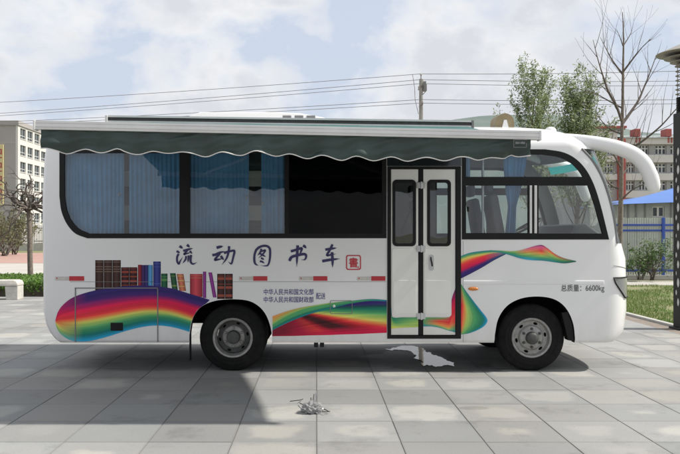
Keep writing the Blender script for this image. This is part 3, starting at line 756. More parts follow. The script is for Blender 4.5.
strip('ribbon_print', [(391.2, 304), (391.9, 316.6), (404, 317.4), (418.2, 317.4)], [(391.2, 328.8), (397, 328.2), (407, 327.6), (418.2, 327.2)],
      [(0, [(0, TEAL), (.2, DGRN), (.5, GRN), (.8, LIME), (1, YEL)]), (.4, [(0, DGRN), (.5, GRN), (.85, LIME), (1, YEL)]), (1, [(0, GRN), (.6, LIME), (1, LIME)])], YD, 30, 16, parent=lf1, seed=8)
strip('ribbon_print', [(423.4, 317.4), (435, 317.4), (447, 317.4), (450.8, 315), (451.6, 300), (455.2, 289)], [(423.4, 326.5), (432, 326.5), (440, 328), (448, 330.5), (452, 331.5), (455.2, 332.5)],
      [(0, [(0, GRN), (.6, GRN), (1, TEAL)]), (.3, [(0, GRN), (.4, RED), (.7, ORG), (.9, GRN), (1, TEAL)]), (.6, [(0, CRIM), (.5, RED), (.8, ORG), (.92, LIME), (1, TEAL)]), (1, [(0, PURP), (.3, CRIM), (.75, RED), (.9, GRN), (1, TEAL)])], YD, 40, 16, parent=lf2, seed=9)
strip('ribbon_print', [(461, 284), (461, 290), (461, 297), (461, 304), (461, 311), (461, 318), (461, 324), (461, 329), (461, 333), (461, 334.2)], [(461.3, 284.4), (467, 292.5), (474, 301.8), (481, 310.6), (486, 317), (487.3, 321.5), (483.5, 326.6), (476, 330.8), (468.5, 333.4), (462, 334.4)],
      [(0, [(0, GRN), (.5, GRN), (1, TEAL)]), (.35, [(0, CRIM), (.07, RED), (.16, ORG), (.27, LIME), (.5, GRN), (.82, DGRN), (1, BLUE)]), (.7, [(0, RED), (.08, ORG), (.2, LIME), (.5, GRN), (.85, DGRN), (1, BLUE)]), (1, [(0, GRN), (.5, GRN), (1, TEAL)])], YS - .0035, 50, 30, seed=11)
strip('ribbon_print', [(461, 256), (470, 252.8), (482, 251), (494, 250.4), (507, 252.3)], [(461, 278.5), (470, 274), (482, 267.5), (494, 260.3), (507, 253.6)],
      [(0, [(0, TEAL), (.08, GRN), (.18, YEL), (.28, ORG), (.4, RED), (.62, CRIM), (.76, PURP), (.86, NAVY), (1, NAVY)]), (.55, [(0, TEAL), (.12, GRN), (.22, YEL), (.32, RED), (.6, CRIM), (.78, NAVY), (1, NAVY)]), (1, [(0, TEAL), (.5, TEAL), (1, NAVY)])], YS - .003, 50, 30, seed=13)
strip('ribbon_print', [(490, 250.2), (500, 250.6), (510, 251.2), (518, 250.6), (526, 248.6), (534, 246.2), (541.5, 245), (547, 248), (555, 254), (564, 258.2), (576, 261)],
      [(490, 251.2), (500, 252.6), (510, 255.2), (518, 257.8), (526, 259.6), (534, 260.3), (541.5, 260.6), (549, 261.4), (557, 262.6), (565, 263.3), (576, 261.8)],
      [(0, [(0, GRN), (1, TEAL)]), (.25, [(0, LIME), (.4, GRN), (1, TEAL)]), (.42, [(0, PINK), (.3, ORG), (.5, LIME), (.7, GRN), (1, BLUE)]), (.6, [(0, PURP), (.12, PINK), (.4, RED), (.55, ORG), (.68, LIME), (.82, GRN), (1, TEAL)]), (.74, [(0, RED), (.2, ORG), (.4, LIME), (.7, GRN), (1, TEAL)]), (1, [(0, DGRN), (1, (.01, .07, .06))])], YS - .0042, 70, 26, seed=15)
# printed row of books
bk = MB(); lay = [0]
def quad(p, c0, c1=None):
    c1 = c1 or c0; lay[0] += 1; y = YS - .0012 - lay[0] * .00001
    q = [bp(*a) for a in p]; bk.add([(u, y, v) for u, v in q], [(0, 1, 2, 3)], col=[c0, c1, c1, c0])
def book(x0, x1, y0, y1, c, lean=0.0, bands=(), bc_=(.3, .25, .15)):
    xm = x0 + (x1 - x0) * .45; dk = tuple(q * .55 for q in c); lt = tuple(min(1, q * 1.5 + .01) for q in c)
    quad([(x0 + lean, y1), (xm + lean, y1), (xm, y0), (x0, y0)], dk, lt); quad([(xm + lean, y1), (x1 + lean, y1), (x1, y0), (xm, y0)], lt, dk)
    for t, hh in bands:
        ya, yb = y0 + (y1 - y0) * t, y0 + (y1 - y0) * t + hh; l0 = lean * t
        quad([(x0 + l0 + .6, yb), (x1 + l0 - .6, yb), (x1 + l0 - .6, ya), (x0 + l0 + .6, ya)], bc_)
BR = (.055, .026, .022); gold = (.24, .17, .13)
for i in range(3): book(95.3 + 8.6 * i, 103.6 + 8.6 * i, 260.2, 291, BR, 0, ((.05, .6), (.20, .7), (.28, .7), (.36, .7)), gold)
for i in range(2): book(121.2 + 8.2 * i, 129.2 + 8.2 * i, 267.3, 288, (.045, .015, .018), 0, ((.06, .5), (.18, 2.0), (.42, 1.2), (.62, 2.0), (.85, .6)), (.34, .07, .05))
book(138, 141.6, 264.8, 287, (.24, .02, .03)); book(141.6, 144.6, 265, 287, (.05, .025, .12)); book(144.6, 148, 265, 287, (.04, .03, .15)); book(148, 152.8, 265, 287, (.08, .26, .50)); book(153.3, 160.8, 261.5, 287, (.035, .045, .22), 0, ((.08, .5), (.2, .5), (.86, .6)), (.09, .14, .4))
book(161.2, 167.5, 273.6, 288, (.02, .10, .05), 0, ((.2, .7), (.35, 2.5)), (.12, .3, .1)); book(170, 175.6, 273.2, 290, (.025, .09, .045), 2.2, ((.15, .7), (.7, 1.6)), (.2, .3, .08)); book(176.8, 183.5, 274, 291, (.52, .16, .09), 2.6, ((.1, .7), (.35, 1.2), (.7, 1.0)), (.7, .45, .15))
book(190, 202.6, 274, 297, (.48, .055, .075), 0, ((.06, .6), (.16, .6)), (.6, .2, .12)); book(203, 206.2, 271.6, 298, (.24, .04, .24)); book(208.4, 212, 272.4, 297.5, (.24, .04, .24), 4.6)
for i in range(2): book(217.2 + 7.9 * i, 224.8 + 7.9 * i, 273.8, 299, (.05, .02, .02), 0, ((.08, .5), (.14, 2.6), (.4, .5), (.5, 2.4), (.82, 2.4)), (.36, .09, .06))
build('book_print', bk, M['print'], bus, recalc=False)

# brushed characters, one part each: strokes as (width, points) in zoom pixels
def brush(name, strokes, conv, m, y=YS - .0045):
    mb = MB()
    for k, (wd, pts) in enumerate(strokes):
        c = catmull([Vector((a, b, 0)) for a, b in pts], 8) if len(pts) > 2 else [Vector((pts[0][0], pts[0][1], 0)).lerp(Vector((pts[1][0], pts[1][1], 0)), i / 8) for i in range(9)]
        n = len(c); vs = []; fs = []
        for i, p in enumerate(c):
            t = i / (n - 1); d = (c[min(i + 1, n - 1)] - c[max(i - 1, 0)]); d.z = 0
            if d.length < 1e-6: d = Vector((1, 0, 0))
            d.normalize(); nn = Vector((-d.y, d.x, 0)); wv = wd * .6 * (.55 + .55 * max(0.0, math.sin(PI * min(1, t * 1.05 + .12))) ** .6 + .22 * math.exp(-((t - .06) / .1) ** 2)) * (1 if t < .85 else max(.25, (1 - t) / .15))
            for sg in (1, -1):
                q = p + nn * wv * sg; px, py = conv(q.x, q.y); x, z = bp(px, py); vs.append((x, y - k * .00008, z))
        fs = [(2 * i, 2 * i + 1, 2 * i + 3, 2 * i + 2) for i in range(n - 1)]
        mb.add(vs, fs)
    return build(name, mb, m, bus, recalc=False)
c1 = lambda a, b: (170 + a / 7.556, 235 + b / 7.556)
c2 = lambda a, b: (240 + a / 5.23, 235 + b / 5.23)
brush('brushed_character', [(15, [(72, 84), (84, 92), (97, 102)]), (13, [(50, 122), (62, 128), (74, 138)]), (12, [(66, 142), (55, 165), (54, 195), (66, 218), (78, 196), (98, 164)]),
    (15, [(128, 74), (138, 82), (148, 94)]), (13, [(100, 120), (135, 110), (174, 100)]), (10, [(138, 108), (122, 128), (106, 146), (135, 138), (162, 131)]), (11, [(150, 120), (158, 130), (168, 142)]),
    (11, [(122, 158), (118, 184), (96, 214)]), (11, [(141, 154), (139, 180), (135, 208)]), (13, [(160, 150), (156, 178), (158, 206), (176, 219), (204, 206)])], c1, M['ink'])
brush('brushed_character', [(16, [(352, 97), (375, 90), (402, 86)]), (15, [(320, 152), (345, 148), (380, 132), (417, 124)]), (13, [(378, 138), (358, 162), (340, 188), (370, 184), (402, 178)]), (14, [(384, 158), (394, 172), (407, 190)]),
    (13, [(408, 138), (440, 126), (480, 118), (487, 128), (480, 160), (466, 214), (452, 212), (440, 200)]), (13, [(447, 84), (444, 120), (428, 175), (392, 226)])], c1, M['ink'])
brush('brushed_character', [(9, [(86, 74), (76, 105), (76, 140), (84, 154), (98, 160)]), (9.5, [(82, 82), (98, 66), (122, 57), (145, 60), (157, 78), (156, 125), (147, 156), (130, 162), (108, 159)]),
    (7.5, [(112, 72), (106, 90), (92, 108)]), (7, [(104, 88), (132, 80), (118, 102), (96, 122)]), (8, [(102, 94), (116, 104), (136, 114)]), (8, [(110, 120), (118, 124), (126, 130)]), (8, [(104, 137), (116, 140), (128, 148)])], c2, M['ink'])
brush('brushed_character', [(10, [(266, 86), (292, 78), (322, 70), (318, 88), (310, 106)]), (11, [(258, 136), (270, 116), (300, 106), (334, 100), (346, 108), (340, 128), (320, 130)]), (11, [(302, 54), (299, 100), (297, 166)]), (11, [(330, 55), (338, 60), (347, 70)])], c2, M['ink'])
brush('brushed_character', [(10, [(446, 77), (475, 72), (506, 68)]), (9, [(484, 49), (470, 78), (455, 106), (478, 103), (502, 99)]), (11, [(430, 137), (470, 130), (522, 124)]), (11, [(481, 90), (484, 130), (484, 170)])], c2, M['ink'])

def text(name, s, px0, py0, px1, py1, m, y=YS - .0045, parent=bus, off=0.0):
    cu = bpy.data.curves.new('t', 'FONT'); cu.body = s; cu.fill_mode = 'FRONT'; cu.resolution_u = 4; cu.offset = off
    o = bpy.data.objects.new('t', cu); COL.objects.link(o)
    dg = bpy.context.evaluated_depsgraph_get(); me = bpy.data.meshes.new_from_object(o.evaluated_get(dg)); bpy.data.objects.remove(o)
    xs = [v.co.x for v in me.vertices]; ys = [v.co.y for v in me.vertices]
    x0, x1, y0, y1 = min(xs), max(xs), min(ys), max(ys); mb = MB()
    for v in me.vertices:
        x, z = bp(px0 + (v.co.x - x0) / (x1 - x0) * (px1 - px0), py1 + (v.co.y - y0) / (y1 - y0) * (py0 - py1)); mb.v.append((x, y, z))
    for p in me.polygons: mb.f.append(tuple(p.vertices)); mb.m.append(0)
    return build(name, mb, m, parent, recalc=False)
text('lettering', '中华人民共和国文化部', 263.8, 288.9, 313.6, 294.9, M['ink2'], off=.01)
text('lettering', '中华人民共和国财政部', 263.8, 296.6, 313.6, 302.6, M['ink2'], off=.01)
text('lettering', '配送', 316.1, 292.8, 325.4, 299.2, M['ink2'], off=.008)
text('lettering', '总质量：', 561, 284.6, 581.2, 291.4, M['inkgrey'], off=.006)
text('lettering', '6600kg', 585.6, 285.2, 604.2, 292.6, M['inkgrey'], off=.004)
text('seal_character', '書', 349, 257.6, 358, 267.6, M['sealred'], off=.02)
build('seal_frame', MB().plate(bps(rrect(346, 255, 361, 270, 2.2)), [bps(rrect(347.1, 256.1, 359.9, 268.9, 1.6))], sidefn, YS - .0045, YS - .001), M['sealred'], bus)
build('seal_mark', MB().box(*(bp(357.6, 0)[0], bp(358.6, 0)[0]), YS - .0045, YS - .001, bp(0, 268.4)[1], bp(0, 266.2)[1]), M['sealred'], bus)

# reflective strips, seams, locker outline, flap, marker lamp
for a in (55, 239, 299, 357):
    x0, z1 = bp(a, 276.2); xm, z0 = bp(a + 14.2, 280.8); x1 = bp(a + 28.4 + (.8 if a == 55 else 0), 0)[0]
    build('reflective_strip', MB().box(x0, xm, YS - .003, YS + .002, z0 + .004, z1 - .004), M['refwhite'], bus)
    build('reflective_strip', MB().box(xm + .001, x1, YS - .0032, YS + .002, z0, z1), M['refred'], bus)
    x, z = bp(a + 2, 278.3)
    build('strip_mark', MB().lathe([(0, .008), (.001, .008)], (x, YS - .0042, z), 'y', 8), M['refred'], bus)
build('panel_seam', MB().box(bp(70, 0)[0], bp(386, 0)[0], YS - .0016, YS + .002, bp(0, 282)[1], bp(0, 281.65)[1]), M['greytrim'], bus)
for px_ in (463.2,): build('panel_seam', MB().box(bp(px_, 0)[0] - .0016, bp(px_, 0)[0] + .0016, YS - .0012, YS + .002, bp(0, 343 if px_ > 200 else 288)[1] + .01, bp(0, 241)[1]), M['greytrim'], bus)
build('side_moulding', MB().box(bp(463, 0)[0], bp(604, 0)[0], YS - .008, YS + .004, bp(0, 284.2)[1], bp(0, 280.6)[1]), M['paint2'], bus, bev=.006)
for name_, a, b2, c, d2 in (('locker_trim', 75, 76, 288, 342), ('locker_trim', 157.3, 158.3, 288, 342), ('locker_trim', 75, 158.3, 287.6, 288.5)):
    build(name_, MB().box(bp(a, 0)[0], bp(b2, 0)[0], YS - .0075, YS + .003, bp(0, d2)[1], bp(0, c)[1]), M['greytrim'], bus)
build('locker_latch', MB().box(bp(110.7, 0)[0], bp(123, 0)[0], YS - .012, YS + .003, bp(0, 330.7)[1], bp(0, 322.7)[1]), M['black'], bus, bev=.006)
ff = build('fuel_flap', MB().plate(bps(rrect(330, 300.3, 352.4, 314, 1.6)), [bps(rrect(330.6, 300.9, 351.8, 313.4, 1.3))], sidefn, YS - .006, YS), M['greytrim'], bus)
x, z = bp(334, 306.2); build('flap_lock', MB().lathe([(0, .013), (.006, .016)], (x, YS - .010, z), 'y', 14), M['alu'], ff, smooth=40)
x, z = bp(473.3, 288.8)
mk = MB()
for q, f in ((0, 1), (.010, .95), (.016, .7), (.019, .3)):
    for j in range(20): t = 2 * PI * j / 20; mk.v.append((x + .062 * f * math.cos(t), YS - q, z + .023 * f * math.sin(t)))
for i in range(3):
    for j in range(20): mk.f.append((i * 20 + j, i * 20 + (j + 1) % 20, (i + 1) * 20 + (j + 1) % 20, (i + 1) * 20 + j)); mk.m.append(0)
mk.f.append(tuple(range(60, 80))); mk.m.append(0)
build('marker_lamp', mk, M['amber'], bus, smooth=60)
# headlamp on the rounded corner
hl = MB(); za = [.8601, .92, .98, 1.04, 1.10]
for z in za:
    f = min(1, (z - .86) / .24); t0, t1 = -1.505 + .42 * (1 - f) ** 1.6, -.45
    for k in range(9):
        x, y = front_pt(z, t0 + (t1 - t0) * k / 8, -.010); hl.v.append((x, y, z))
for j in range(4):
    for i in range(8): hl.f.append((j * 9 + i, j * 9 + i + 1, (j + 1) * 9 + i + 1, (j + 1) * 9 + i)); hl.m.append(0)
hlo = build('headlamp', hl, M['lamp'], bus, smooth=60, recalc=False)
hb = MB()
edge = [hl.v[j * 9] for j in range(5)] + [hl.v[4 * 9 + i] for i in range(1, 9)] + [hl.v[j * 9 + 8] for j in (3, 2, 1, 0)] + [hl.v[i] for i in range(7, -1, -1)]
hb.tube(edge, .008, 6, cap=False); build('lamp_bezel', hb, M['black'], hlo, smooth=60)

bs = [(*front_pt(1.245 - .07 * k / 10, -1.5 + .9 * k / 10, -.001), 1.245 - .07 * k / 10) for k in range(11)]
build('bumper_seam', MB().tube(bs, .004, 5), M['greytrim'], bus, smooth=60)
# ---- wheels
def wheel(px, front, side):
    x = (px - PX0) * 8.88 / F_PX; rT = .395; s_ = side       # side -1: near
    y0 = YC + s_ * (HW - .045); zc = rT - .004
    root = empty('wheel', (x, y0, 0)); root.parent = bus; root.location = Vector((x, y0, 0)) - WL[bus.name]
    f = lambda prof: [(-s_ * a, r) for a, r in prof]
    ty = MB(); prof = [(.03, .225), (.005, .24), (-.002, .262), (-.002, .275), (.002, .277), (.002, .300), (-.001, .303), (-.001, .312), (.003, .315), (.012, .35), (.03, .38), (.045, .392), (.055, rT), (.09, rT), (.094, .386), (.104, .386), (.108, rT), (.15, rT), (.165, .392), (.18, .375), (.195, .33), (.2, .28), (.19, .235)]
    ty.lathe(f(prof), (x, y0, zc), 'y', 56, cap=False); build('tyre', ty, M['tyre'], root, smooth=40)
    if not front:
        t2 = MB(); t2.lathe(f([(a + .235, r) for a, r in prof]), (x, y0, zc), 'y', 40, cap=False); build('tyre', t2, M['tyre'], root, smooth=40)
    rm_ = MB(); rm_.lathe(f([(.03, .232), (.004, .236), (-.004, .228), (.0, .212), (.02, .205), (.05, .198), (.09 if front else .125, .196)]), (x, y0, zc), 'y', 48, cap=False); build('rim', rm_, M['rim'], root, smooth=50)
    def disc(R0, yy, holes, nh, rh, rp):
        out_ = [(R0 * math.cos(2 * PI * i / 48), R0 * math.sin(2 * PI * i / 48)) for i in range(48)]; hs = []
        for k in range(nh):
            a0 = 2 * PI * k / nh + .2; h_ = []
            for i in range(12):
                t = 2 * PI * i / 12; rr2 = rp + rh[0] * math.cos(t); aa = a0 + rh[1] * math.sin(t); h_.append((rr2 * math.cos(aa), rr2 * math.sin(aa)))
            hs.append(h_)
        return MB().plate(out_, hs, lambda u, v, w_: (x + u, y0 - s_ * w_, zc + v), yy, yy + .012)
    if front:
        build('wheel_disc', disc(.198, .045, 1, 6, (.016, .16), .172), M['rim'], root)
        hubp = [(.045, .15), (.02, .138), (.008, .118), (.004, .095)]
        build('hub', MB().lathe(f(hubp), (x, y0, zc), 'y', 36), M['rim'], root, smooth=50)
        build('hub_cap', MB().lathe(f([(.006, .075), (-.03, .072), (-.045, .062), (-.055, .035)]), (x, y0, zc), 'y', 28), M['rim_dark'], root, smooth=50)
        br, by = .108, .004
    else:
        build('wheel_disc', disc(.19, .12, 1, 6, (.014, .14), .166), M['rim_dark'], root)
        build('hub', MB().lathe(f([(.12, .138), (.105, .132), (.10, .118), (.10, .08)]), (x, y0, zc), 'y', 36), M['rim'], root, smooth=50)
        build('hub_cap', MB().lathe(f([(.10, .082), (.045, .078), (.03, .070), (.022, .03)]), (x, y0, zc), 'y', 28), M['rim_dark'], root, smooth=50)
        br, by = .108, .10
    build('brake_drum', MB().lathe(f([(.075 if front else .15, .195), (.20, .195)]), (x, y0, zc), 'y', 32), M['under'], root, smooth=40)
    for k in range(6):
        a = PI / 6 + k * PI / 3
        build('wheel_nut', MB().lathe(f([(by + .004, .017), (by - .016, .016), (by - .024, .010)]), (x + br * math.cos(a), y0, zc + br * math.sin(a)), 'y', 6), M['rim_dark'] if front else M['rim'], root)
    return x
for s_ in (-1, 1): xf = wheel(530.5, True, s_); xr_ = wheel(233.2, False, s_)
for x in (xf, xr_): build('axle', MB().tube([(x, 9.1, .39), (x, 10.6, .39)], .05, 10), M['under'], bus, smooth=60)
for y_ in (9.42, 10.28): build('chassis_rail', MB().box(-2.8, 3.0, y_ - .04, y_ + .04, .50, .66), M['under'], bus)
build('fuel_tank', MB().box(-.2, .9, 8.98, 9.34, .40, .74), M['under'], bus, bev=.04)
build('engine_cover', MB().box(1.4, 2.1, 9.5, 10.2, .38, .89), M['under'], bus, bev=.04)
for px_, ya_ in ((230.5, 9.52), (534.5, 9.30)):
    xh = bp(px_, 0)[0]; build('wheel_housing', MB().box(xh - .62, xh + .55, ya_, ya_ + .02, .56, .905), M['under'], bus)
# mud flaps and front wheel liner
x, z = bp(189.5, 300); build('mud_flap', MB().box(x - .006, x + .006, YS + .02, YS + .10, .125, .60), M['black'], bus)
mb = MB().plate(bps([(568, 312), (572.6, 324), (574.2, 338), (574.4, 341.5), (568.5, 340.5), (565.5, 327), (562, 313)]), [], sidefn, YS + .015, YS + .14); build('wheel_liner', mb, M['black'], bus)
for px in (316.5, 322.5): x, z = bp(px, 344); build('skirt_bracket', MB().box(x - .03, x + .02, YS + .06, YS + .12, .28, .36), M['black'], bus, bev=.006)
#build('step', MB().box(bp(392, 0)[0], bp(455, 0)[0], YS + .12, YS + .4, .27, .30), M['under'], bus)
#build('exhaust_pipe', MB().tube([(1.95, YS + .35, .30), (2.06, YS + .35, .27)], .04, 10), M['under'], bus, smooth=60)

# ---- roof equipment
def roofx(px, Y): return (px - PX0) * Y / F_PX
Ya = 9.55
acp = [(roofx(172, Ya), 2.93), (roofx(186, Ya), 3.10), (roofx(200, Ya), 3.165), (roofx(270, Ya), 3.165), (roofx(300, Ya), 3.15), (roofx(322, Ya), 3.10), (roofx(334, Ya), 3.05), (roofx(336, Ya), 2.93)]
ac = build('air_conditioner', MB().plate(acp, [], sidefn, Ya, Ya + .75), M['paint'], bus, bev=.02, smooth=40)
for px in (287, 299, 311): x = roofx(px, Ya); build('vent_grille', MB().box(x - .055, x + .055, Ya - .012, Ya + .03, 3.085, 3.118), M['greytrim'], ac, bev=.004)
Yk = 9.35
kx, kz = roofx(505, Yk), 2.90
kp = [(kx - .115, kz), (kx - .115, kz + .10)] + [(kx + .115 * math.cos(t), kz + .10 + .115 * math.sin(t)) for t in [PI - PI * i / 14 for i in range(1, 14)]] + [(kx + .115, kz + .10), (kx + .115, kz)]
kc = build('roof_cowl', MB().plate(kp, [], lambda u, v, w_: (u - (w_ - Yk) * .12, w_, v), Yk, Yk + .20), M['khaki'], bus, smooth=40)
build('cowl_bracket', MB().plate([(kx - .055, kz - .02), (kx + .055, kz - .02), (kx + .016, kz + .13), (kx - .016, kz + .13)], [], sidefn, Yk - .02, Yk - .004), M['paint2'], kc)
x = roofx(561, 9.4); build('roof_lamp', MB().lathe([(-.03, .075), (.0, .07), (.025, .05), (.035, .02)], (x - .1, 9.5, 2.93), 'z', 18), M['paint2'], bus, smooth=60)

# ---- mirror arms
for s_ in (-1, 1):
    cl = [(555, 137.5, 9.12, 3), (562, 139, 9.05, 5.6), (575, 140.6, 8.98, 6.6), (590, 142.5, 8.9, 7.0), (606, 145, 8.84, 7.1), (620, 148.5, 8.8, 7.3), (633, 154, 8.78, 7.5), (643, 162.5, 8.76, 7.6), (649, 173, 8.75, 7.5), (652.3, 182, 8.75, 7.2), (654, 189, 8.75, 6.0), (654.6, 193, 8.75, 3)]
    pts = [at(a, b, y) for a, b, y, r in cl]; rs = [r * y / F_PX for a, b, y, r in cl]
    if s_ == 1: pts = [Vector((p.x, 2 * YC - p.y, p.z)) for p in pts]
    P = catmull(pts, 5); RR = [v.x for v in catmull([Vector((r, 0, 0)) for r in rs], 5)]
    ma = build('mirror_arm', MB().tube(P, RR, 18, flat=.8), M['paint'], bus, smooth=70)
    build('arm_seam', MB().tube([P[11] - (P[12] - P[11]) * .04, P[11] + (P[12] - P[11]) * .04], RR[11] * 1.012, 18, flat=.8, cap=False), M['greytrim'], ma, smooth=60)

# ---- awning
aw = empty('awning', (0, 7.5, 2.5)); aw.parent = bus; aw.location = Vector((0, 7.5, 2.5)) - WL[bus.name]
YB = 6.33; AX0, AX1 = at(37, 0, YB).x, at(538, 0, YB).x
def zbar(x): t = (x - AX0) / (AX1 - AX0); return at(0, 121.0 + 10.3 * t, YB).z       # top edge of the front bar
bar = MB(); prof = [(-.038, -.001), (-.038, -.018), (-.033, -.020), (-.033, -.026), (-.040, -.028), (-.040, -.050), (-.034, -.053), (-.034, -.058), (-.038, -.060), (-.036, -.073), (.034, -.073), (.036, -.004), (.03, 0), (-.034, .0)]
n = len(prof)
for x in (AX0, AX1): bar.v += [(x, YB + a, zbar(x) + b) for a, b in prof]
bar.f += [(i, (i + 1) % n, n + (i + 1) % n, n + i) for i in range(n)] + [tuple(range(n)), tuple(range(n, 2 * n))]; bar.m = [0] * len(bar.f)
fb = build('front_bar', bar, M['alu'], aw)
for x, sg in ((AX0, -1), (AX1, 1)):
    build('end_cap', MB().box(min(x, x + sg * .02), max(x, x + sg * .02), YB - .045, YB + .04, zbar(x) - .08, zbar(x) + .004), M['alu'], fb, bev=.006)
def zcas(x): return lerp_tab([(-2.4, 2.977), (1.8, 2.918)], x)
cas = MB(); CX0, CX1 = -2.40, 1.78
prof = [(8.64, 0), (8.64, -.022), (8.655, -.024), (8.655, -.058), (8.645, -.06), (8.645, -.088), (8.70, -.095), (8.86, -.095), (8.88, -.01), (8.86, 0)]; n = len(prof)
for x in (CX0, CX1): cas.v += [(x, a, zcas(x) + b) for a, b in prof]
cas.f += [(i, (i + 1) % n, n + (i + 1) % n, n + i) for i in range(n)] + [tuple(range(n)), tuple(range(n, 2 * n))]; cas.m = [0] * n + [0, 0]
for i in (1, 2, 3): cas.m[i] = 1
co = build('cassette', cas, [M['alu'], M['rim_dark']], aw)
for x, sg in ((CX0, -1), (CX1, 1)): build('end_cap', MB().box(min(x, x + sg * .03), max(x, x + sg * .03), 8.63, 8.87, zcas(x) - .09, zcas(x) + .003), M['greytrim'] if sg == 1 else M['alu'], co, bev=.006)
for x in (-2.2, -.3, 1.6): build('roof_bracket', MB().box(x - .04, x + .04, 8.84, 9.05, 2.78, zcas(x) - .03), M['alu'], co)
fa = MB(); nx_, ny_ = 70, 24
for j in range(ny_ + 1):
    v = j / ny_
    for i in range(nx_ + 1):
        u = i / nx_; x = (AX0 + .01) + (AX1 - AX0 - .02) * u; xb = CX0 + .03 + (CX1 - CX0 - .06) * u
        z = (zbar(x) - .012) * (1 - v) + (zcas(xb) - .075) * v - .035 * math.sin(PI * v) * (.7 + .3 * math.sin(PI * u)) + .006 * noise.noise(Vector((x * 2, v * 3, 0)))
        fa.v.append((x + (xb - x) * v, YB + .03 + (8.66 - YB - .03) * v, z))
for j in range(ny_):
    for i in range(nx_): a = j * (nx_ + 1) + i; fa.f.append((a, a + 1, a + nx_ + 2, a + nx_ + 1)); fa.m.append(0)
build('canopy_cloth', fa, M['fabtop'], aw, smooth=180, recalc=False)
va = MB(); nx_, nz_ = 420, 12; edge = []
rv = random.Random(11); ripples = []
VX0, VX1 = at(41, 0, YB).x, at(530.5, 0, YB).x
low = [(41, 148.3), (48, 148.5), (58, 151), (66, 153.6), (77, 150.5), (87, 149.3), (97, 152.3), (104, 152.4), (118, 149), (127, 152.5), (137, 154.3), (152, 151.3), (166, 153), (181, 151.8), (194, 154), (206, 156.7), (222, 152.5), (240, 155.6), (256, 151.3), (275, 156), (290, 153.8), (307, 158.3), (322, 155.2), (341, 160.4), (356, 156.4), (373, 160.6), (391, 157), (407, 161), (425, 157.6), (445, 160.6), (458, 157.2), (468, 157.6), (478, 160), (490, 157.6), (504, 158.3), (512, 154.5), (519, 156.4), (530.5, 155.6)]
lowc = catmull([Vector((a, b, 0)) for a, b in low], 10)
def lowz(px):
    for p, q in zip(lowc, lowc[1:]):
        if p.x <= px <= q.x: return p.y + (q.y - p.y) * (px - p.x) / max(1e-6, q.x - p.x)
    return lowc[-1].y
for j in range(nz_ + 1):
    v = j / nz_
    for i in range(nx_ + 1):
        px = 41 + (530.5 - 41) * i / nx_; x = at(px, 0, YB).x; zt = zbar(x) - .066; zb_ = at(0, lowz(px), YB).z
        y = YB - .006 + .022 * v * math.sin(px / 34 * 2 * PI + .8) + .05 * noise.noise(Vector((x * 2.2 + v * .8, v * 1.3, 4))) * (.25 + v) + .016 * noise.noise(Vector((x * 6 + v * 4, v * 3.0, 9)))
        p = (x, y, zt + (zb_ - zt) * v); va.v.append(p)
        if j == nz_ and i % 3 == 0: edge.append(p)
for j in range(nz_):
    for i in range(nx_): a = j * (nx_ + 1) + i; va.f.append((a, a + 1, a + nx_ + 2, a + nx_ + 1)); va.m.append(0)
vo = build('valance', va, M['fabric'], aw, smooth=180, recalc=False)
build('piping', MB().tube(edge, .0046, 6), M['piping'], vo, smooth=60)
# small pale maker's plate on the valance: border and a line of worn print
lg = MB(); ylg = YB - .07
def lbox(a, b, c, d2): p, q = at(a, c, YB), at(b, d2, YB); lg.box(p.x, q.x, ylg, ylg + .004, q.z, p.z)
for a in ((511.5, 524.8, 140.7, 141.1), (511.5, 511.9, 141.2, 147.9), (511.5, 524.2, 148.0, 148.4), (524.0, 524.4, 143.8, 147.9)): lbox(*a)
for k, (xa_, xb_) in enumerate(((513.4, 514.6), (514.9, 516.0), (516.4, 517.3), (518.3, 519.2), (519.5, 520.9), (521.3, 522.6))): lbox(xa_, xb_, 142.6 + .2 * (k % 2), 144.9)
build('maker_plate', lg, M['greytrim'], vo)
for x0, xm, x1 in ((-1.9, -.9, -1.75), (1.35, .4, 1.2)):
    za, zb2 = zcas(x0) - .13, zbar(x1) - .06
    el = (xm, 7.6, (za + zb2) / 2 - .02)
    arm = build('folding_arm', MB().tube([(x0, 8.72, za), el], .022, 8).tube([el, (x1, YB + .03, zb2)], .020, 8), M['alu'], aw, smooth=60)
    build('elbow', MB().lathe([(-.035, .035), (.035, .035)], el, 'z', 14), M['greytrim'], arm, smooth=40)

# ================================================================== LEFT BACKGROUND
def leaf_cloud(mb, pts, size, rg_, n_per=1, spread=.1):
    for p in pts:
        for _ in range(n_per):
            q = Vector(p) + Vector((rg_.gauss(0, spread), rg_.gauss(0, spread), rg_.gauss(0, spread)))
            a = Vector((rg_.gauss(0, 1), rg_.gauss(0, 1), rg_.gauss(0, 1))).normalized(); b = a.orthogonal().normalized()
            s_ = size * rg_.uniform(.6, 1.3)
            mb.add([q - a * s_, q + b * s_ * .5, q + a * s_, q - b * s_ * .5], [(0, 1, 2, 3)])

# stone bench at the left edge, in front of the hedge
sb = empty('stone_bench', (*G(-14, 299.5), 0), 'pale stone bench cut off by the left edge, before the hedge', 'bench')
bx, by = G(17.3, 300)
seat_ = MB().plate([(bx - 1.55, .34), (bx - 1.55, .44), (bx - 1.5, .475), (bx - .10, .485), (bx - .03, .46), (bx, .40), (bx, .34)], [], sidefn, by, by + .42)
build('seat', seat_, M['stone'], sb, bev=.015, smooth=50)
for a in (bx - .29, bx - 1.55):
    build('leg', MB().plate([(a, 0), (a + .29, 0), (a + .29, .335), (a - .03 if a > bx - 1 else a, .335)], [], sidefn, by + .02, by + .40), M['stone'], sb, bev=.012)

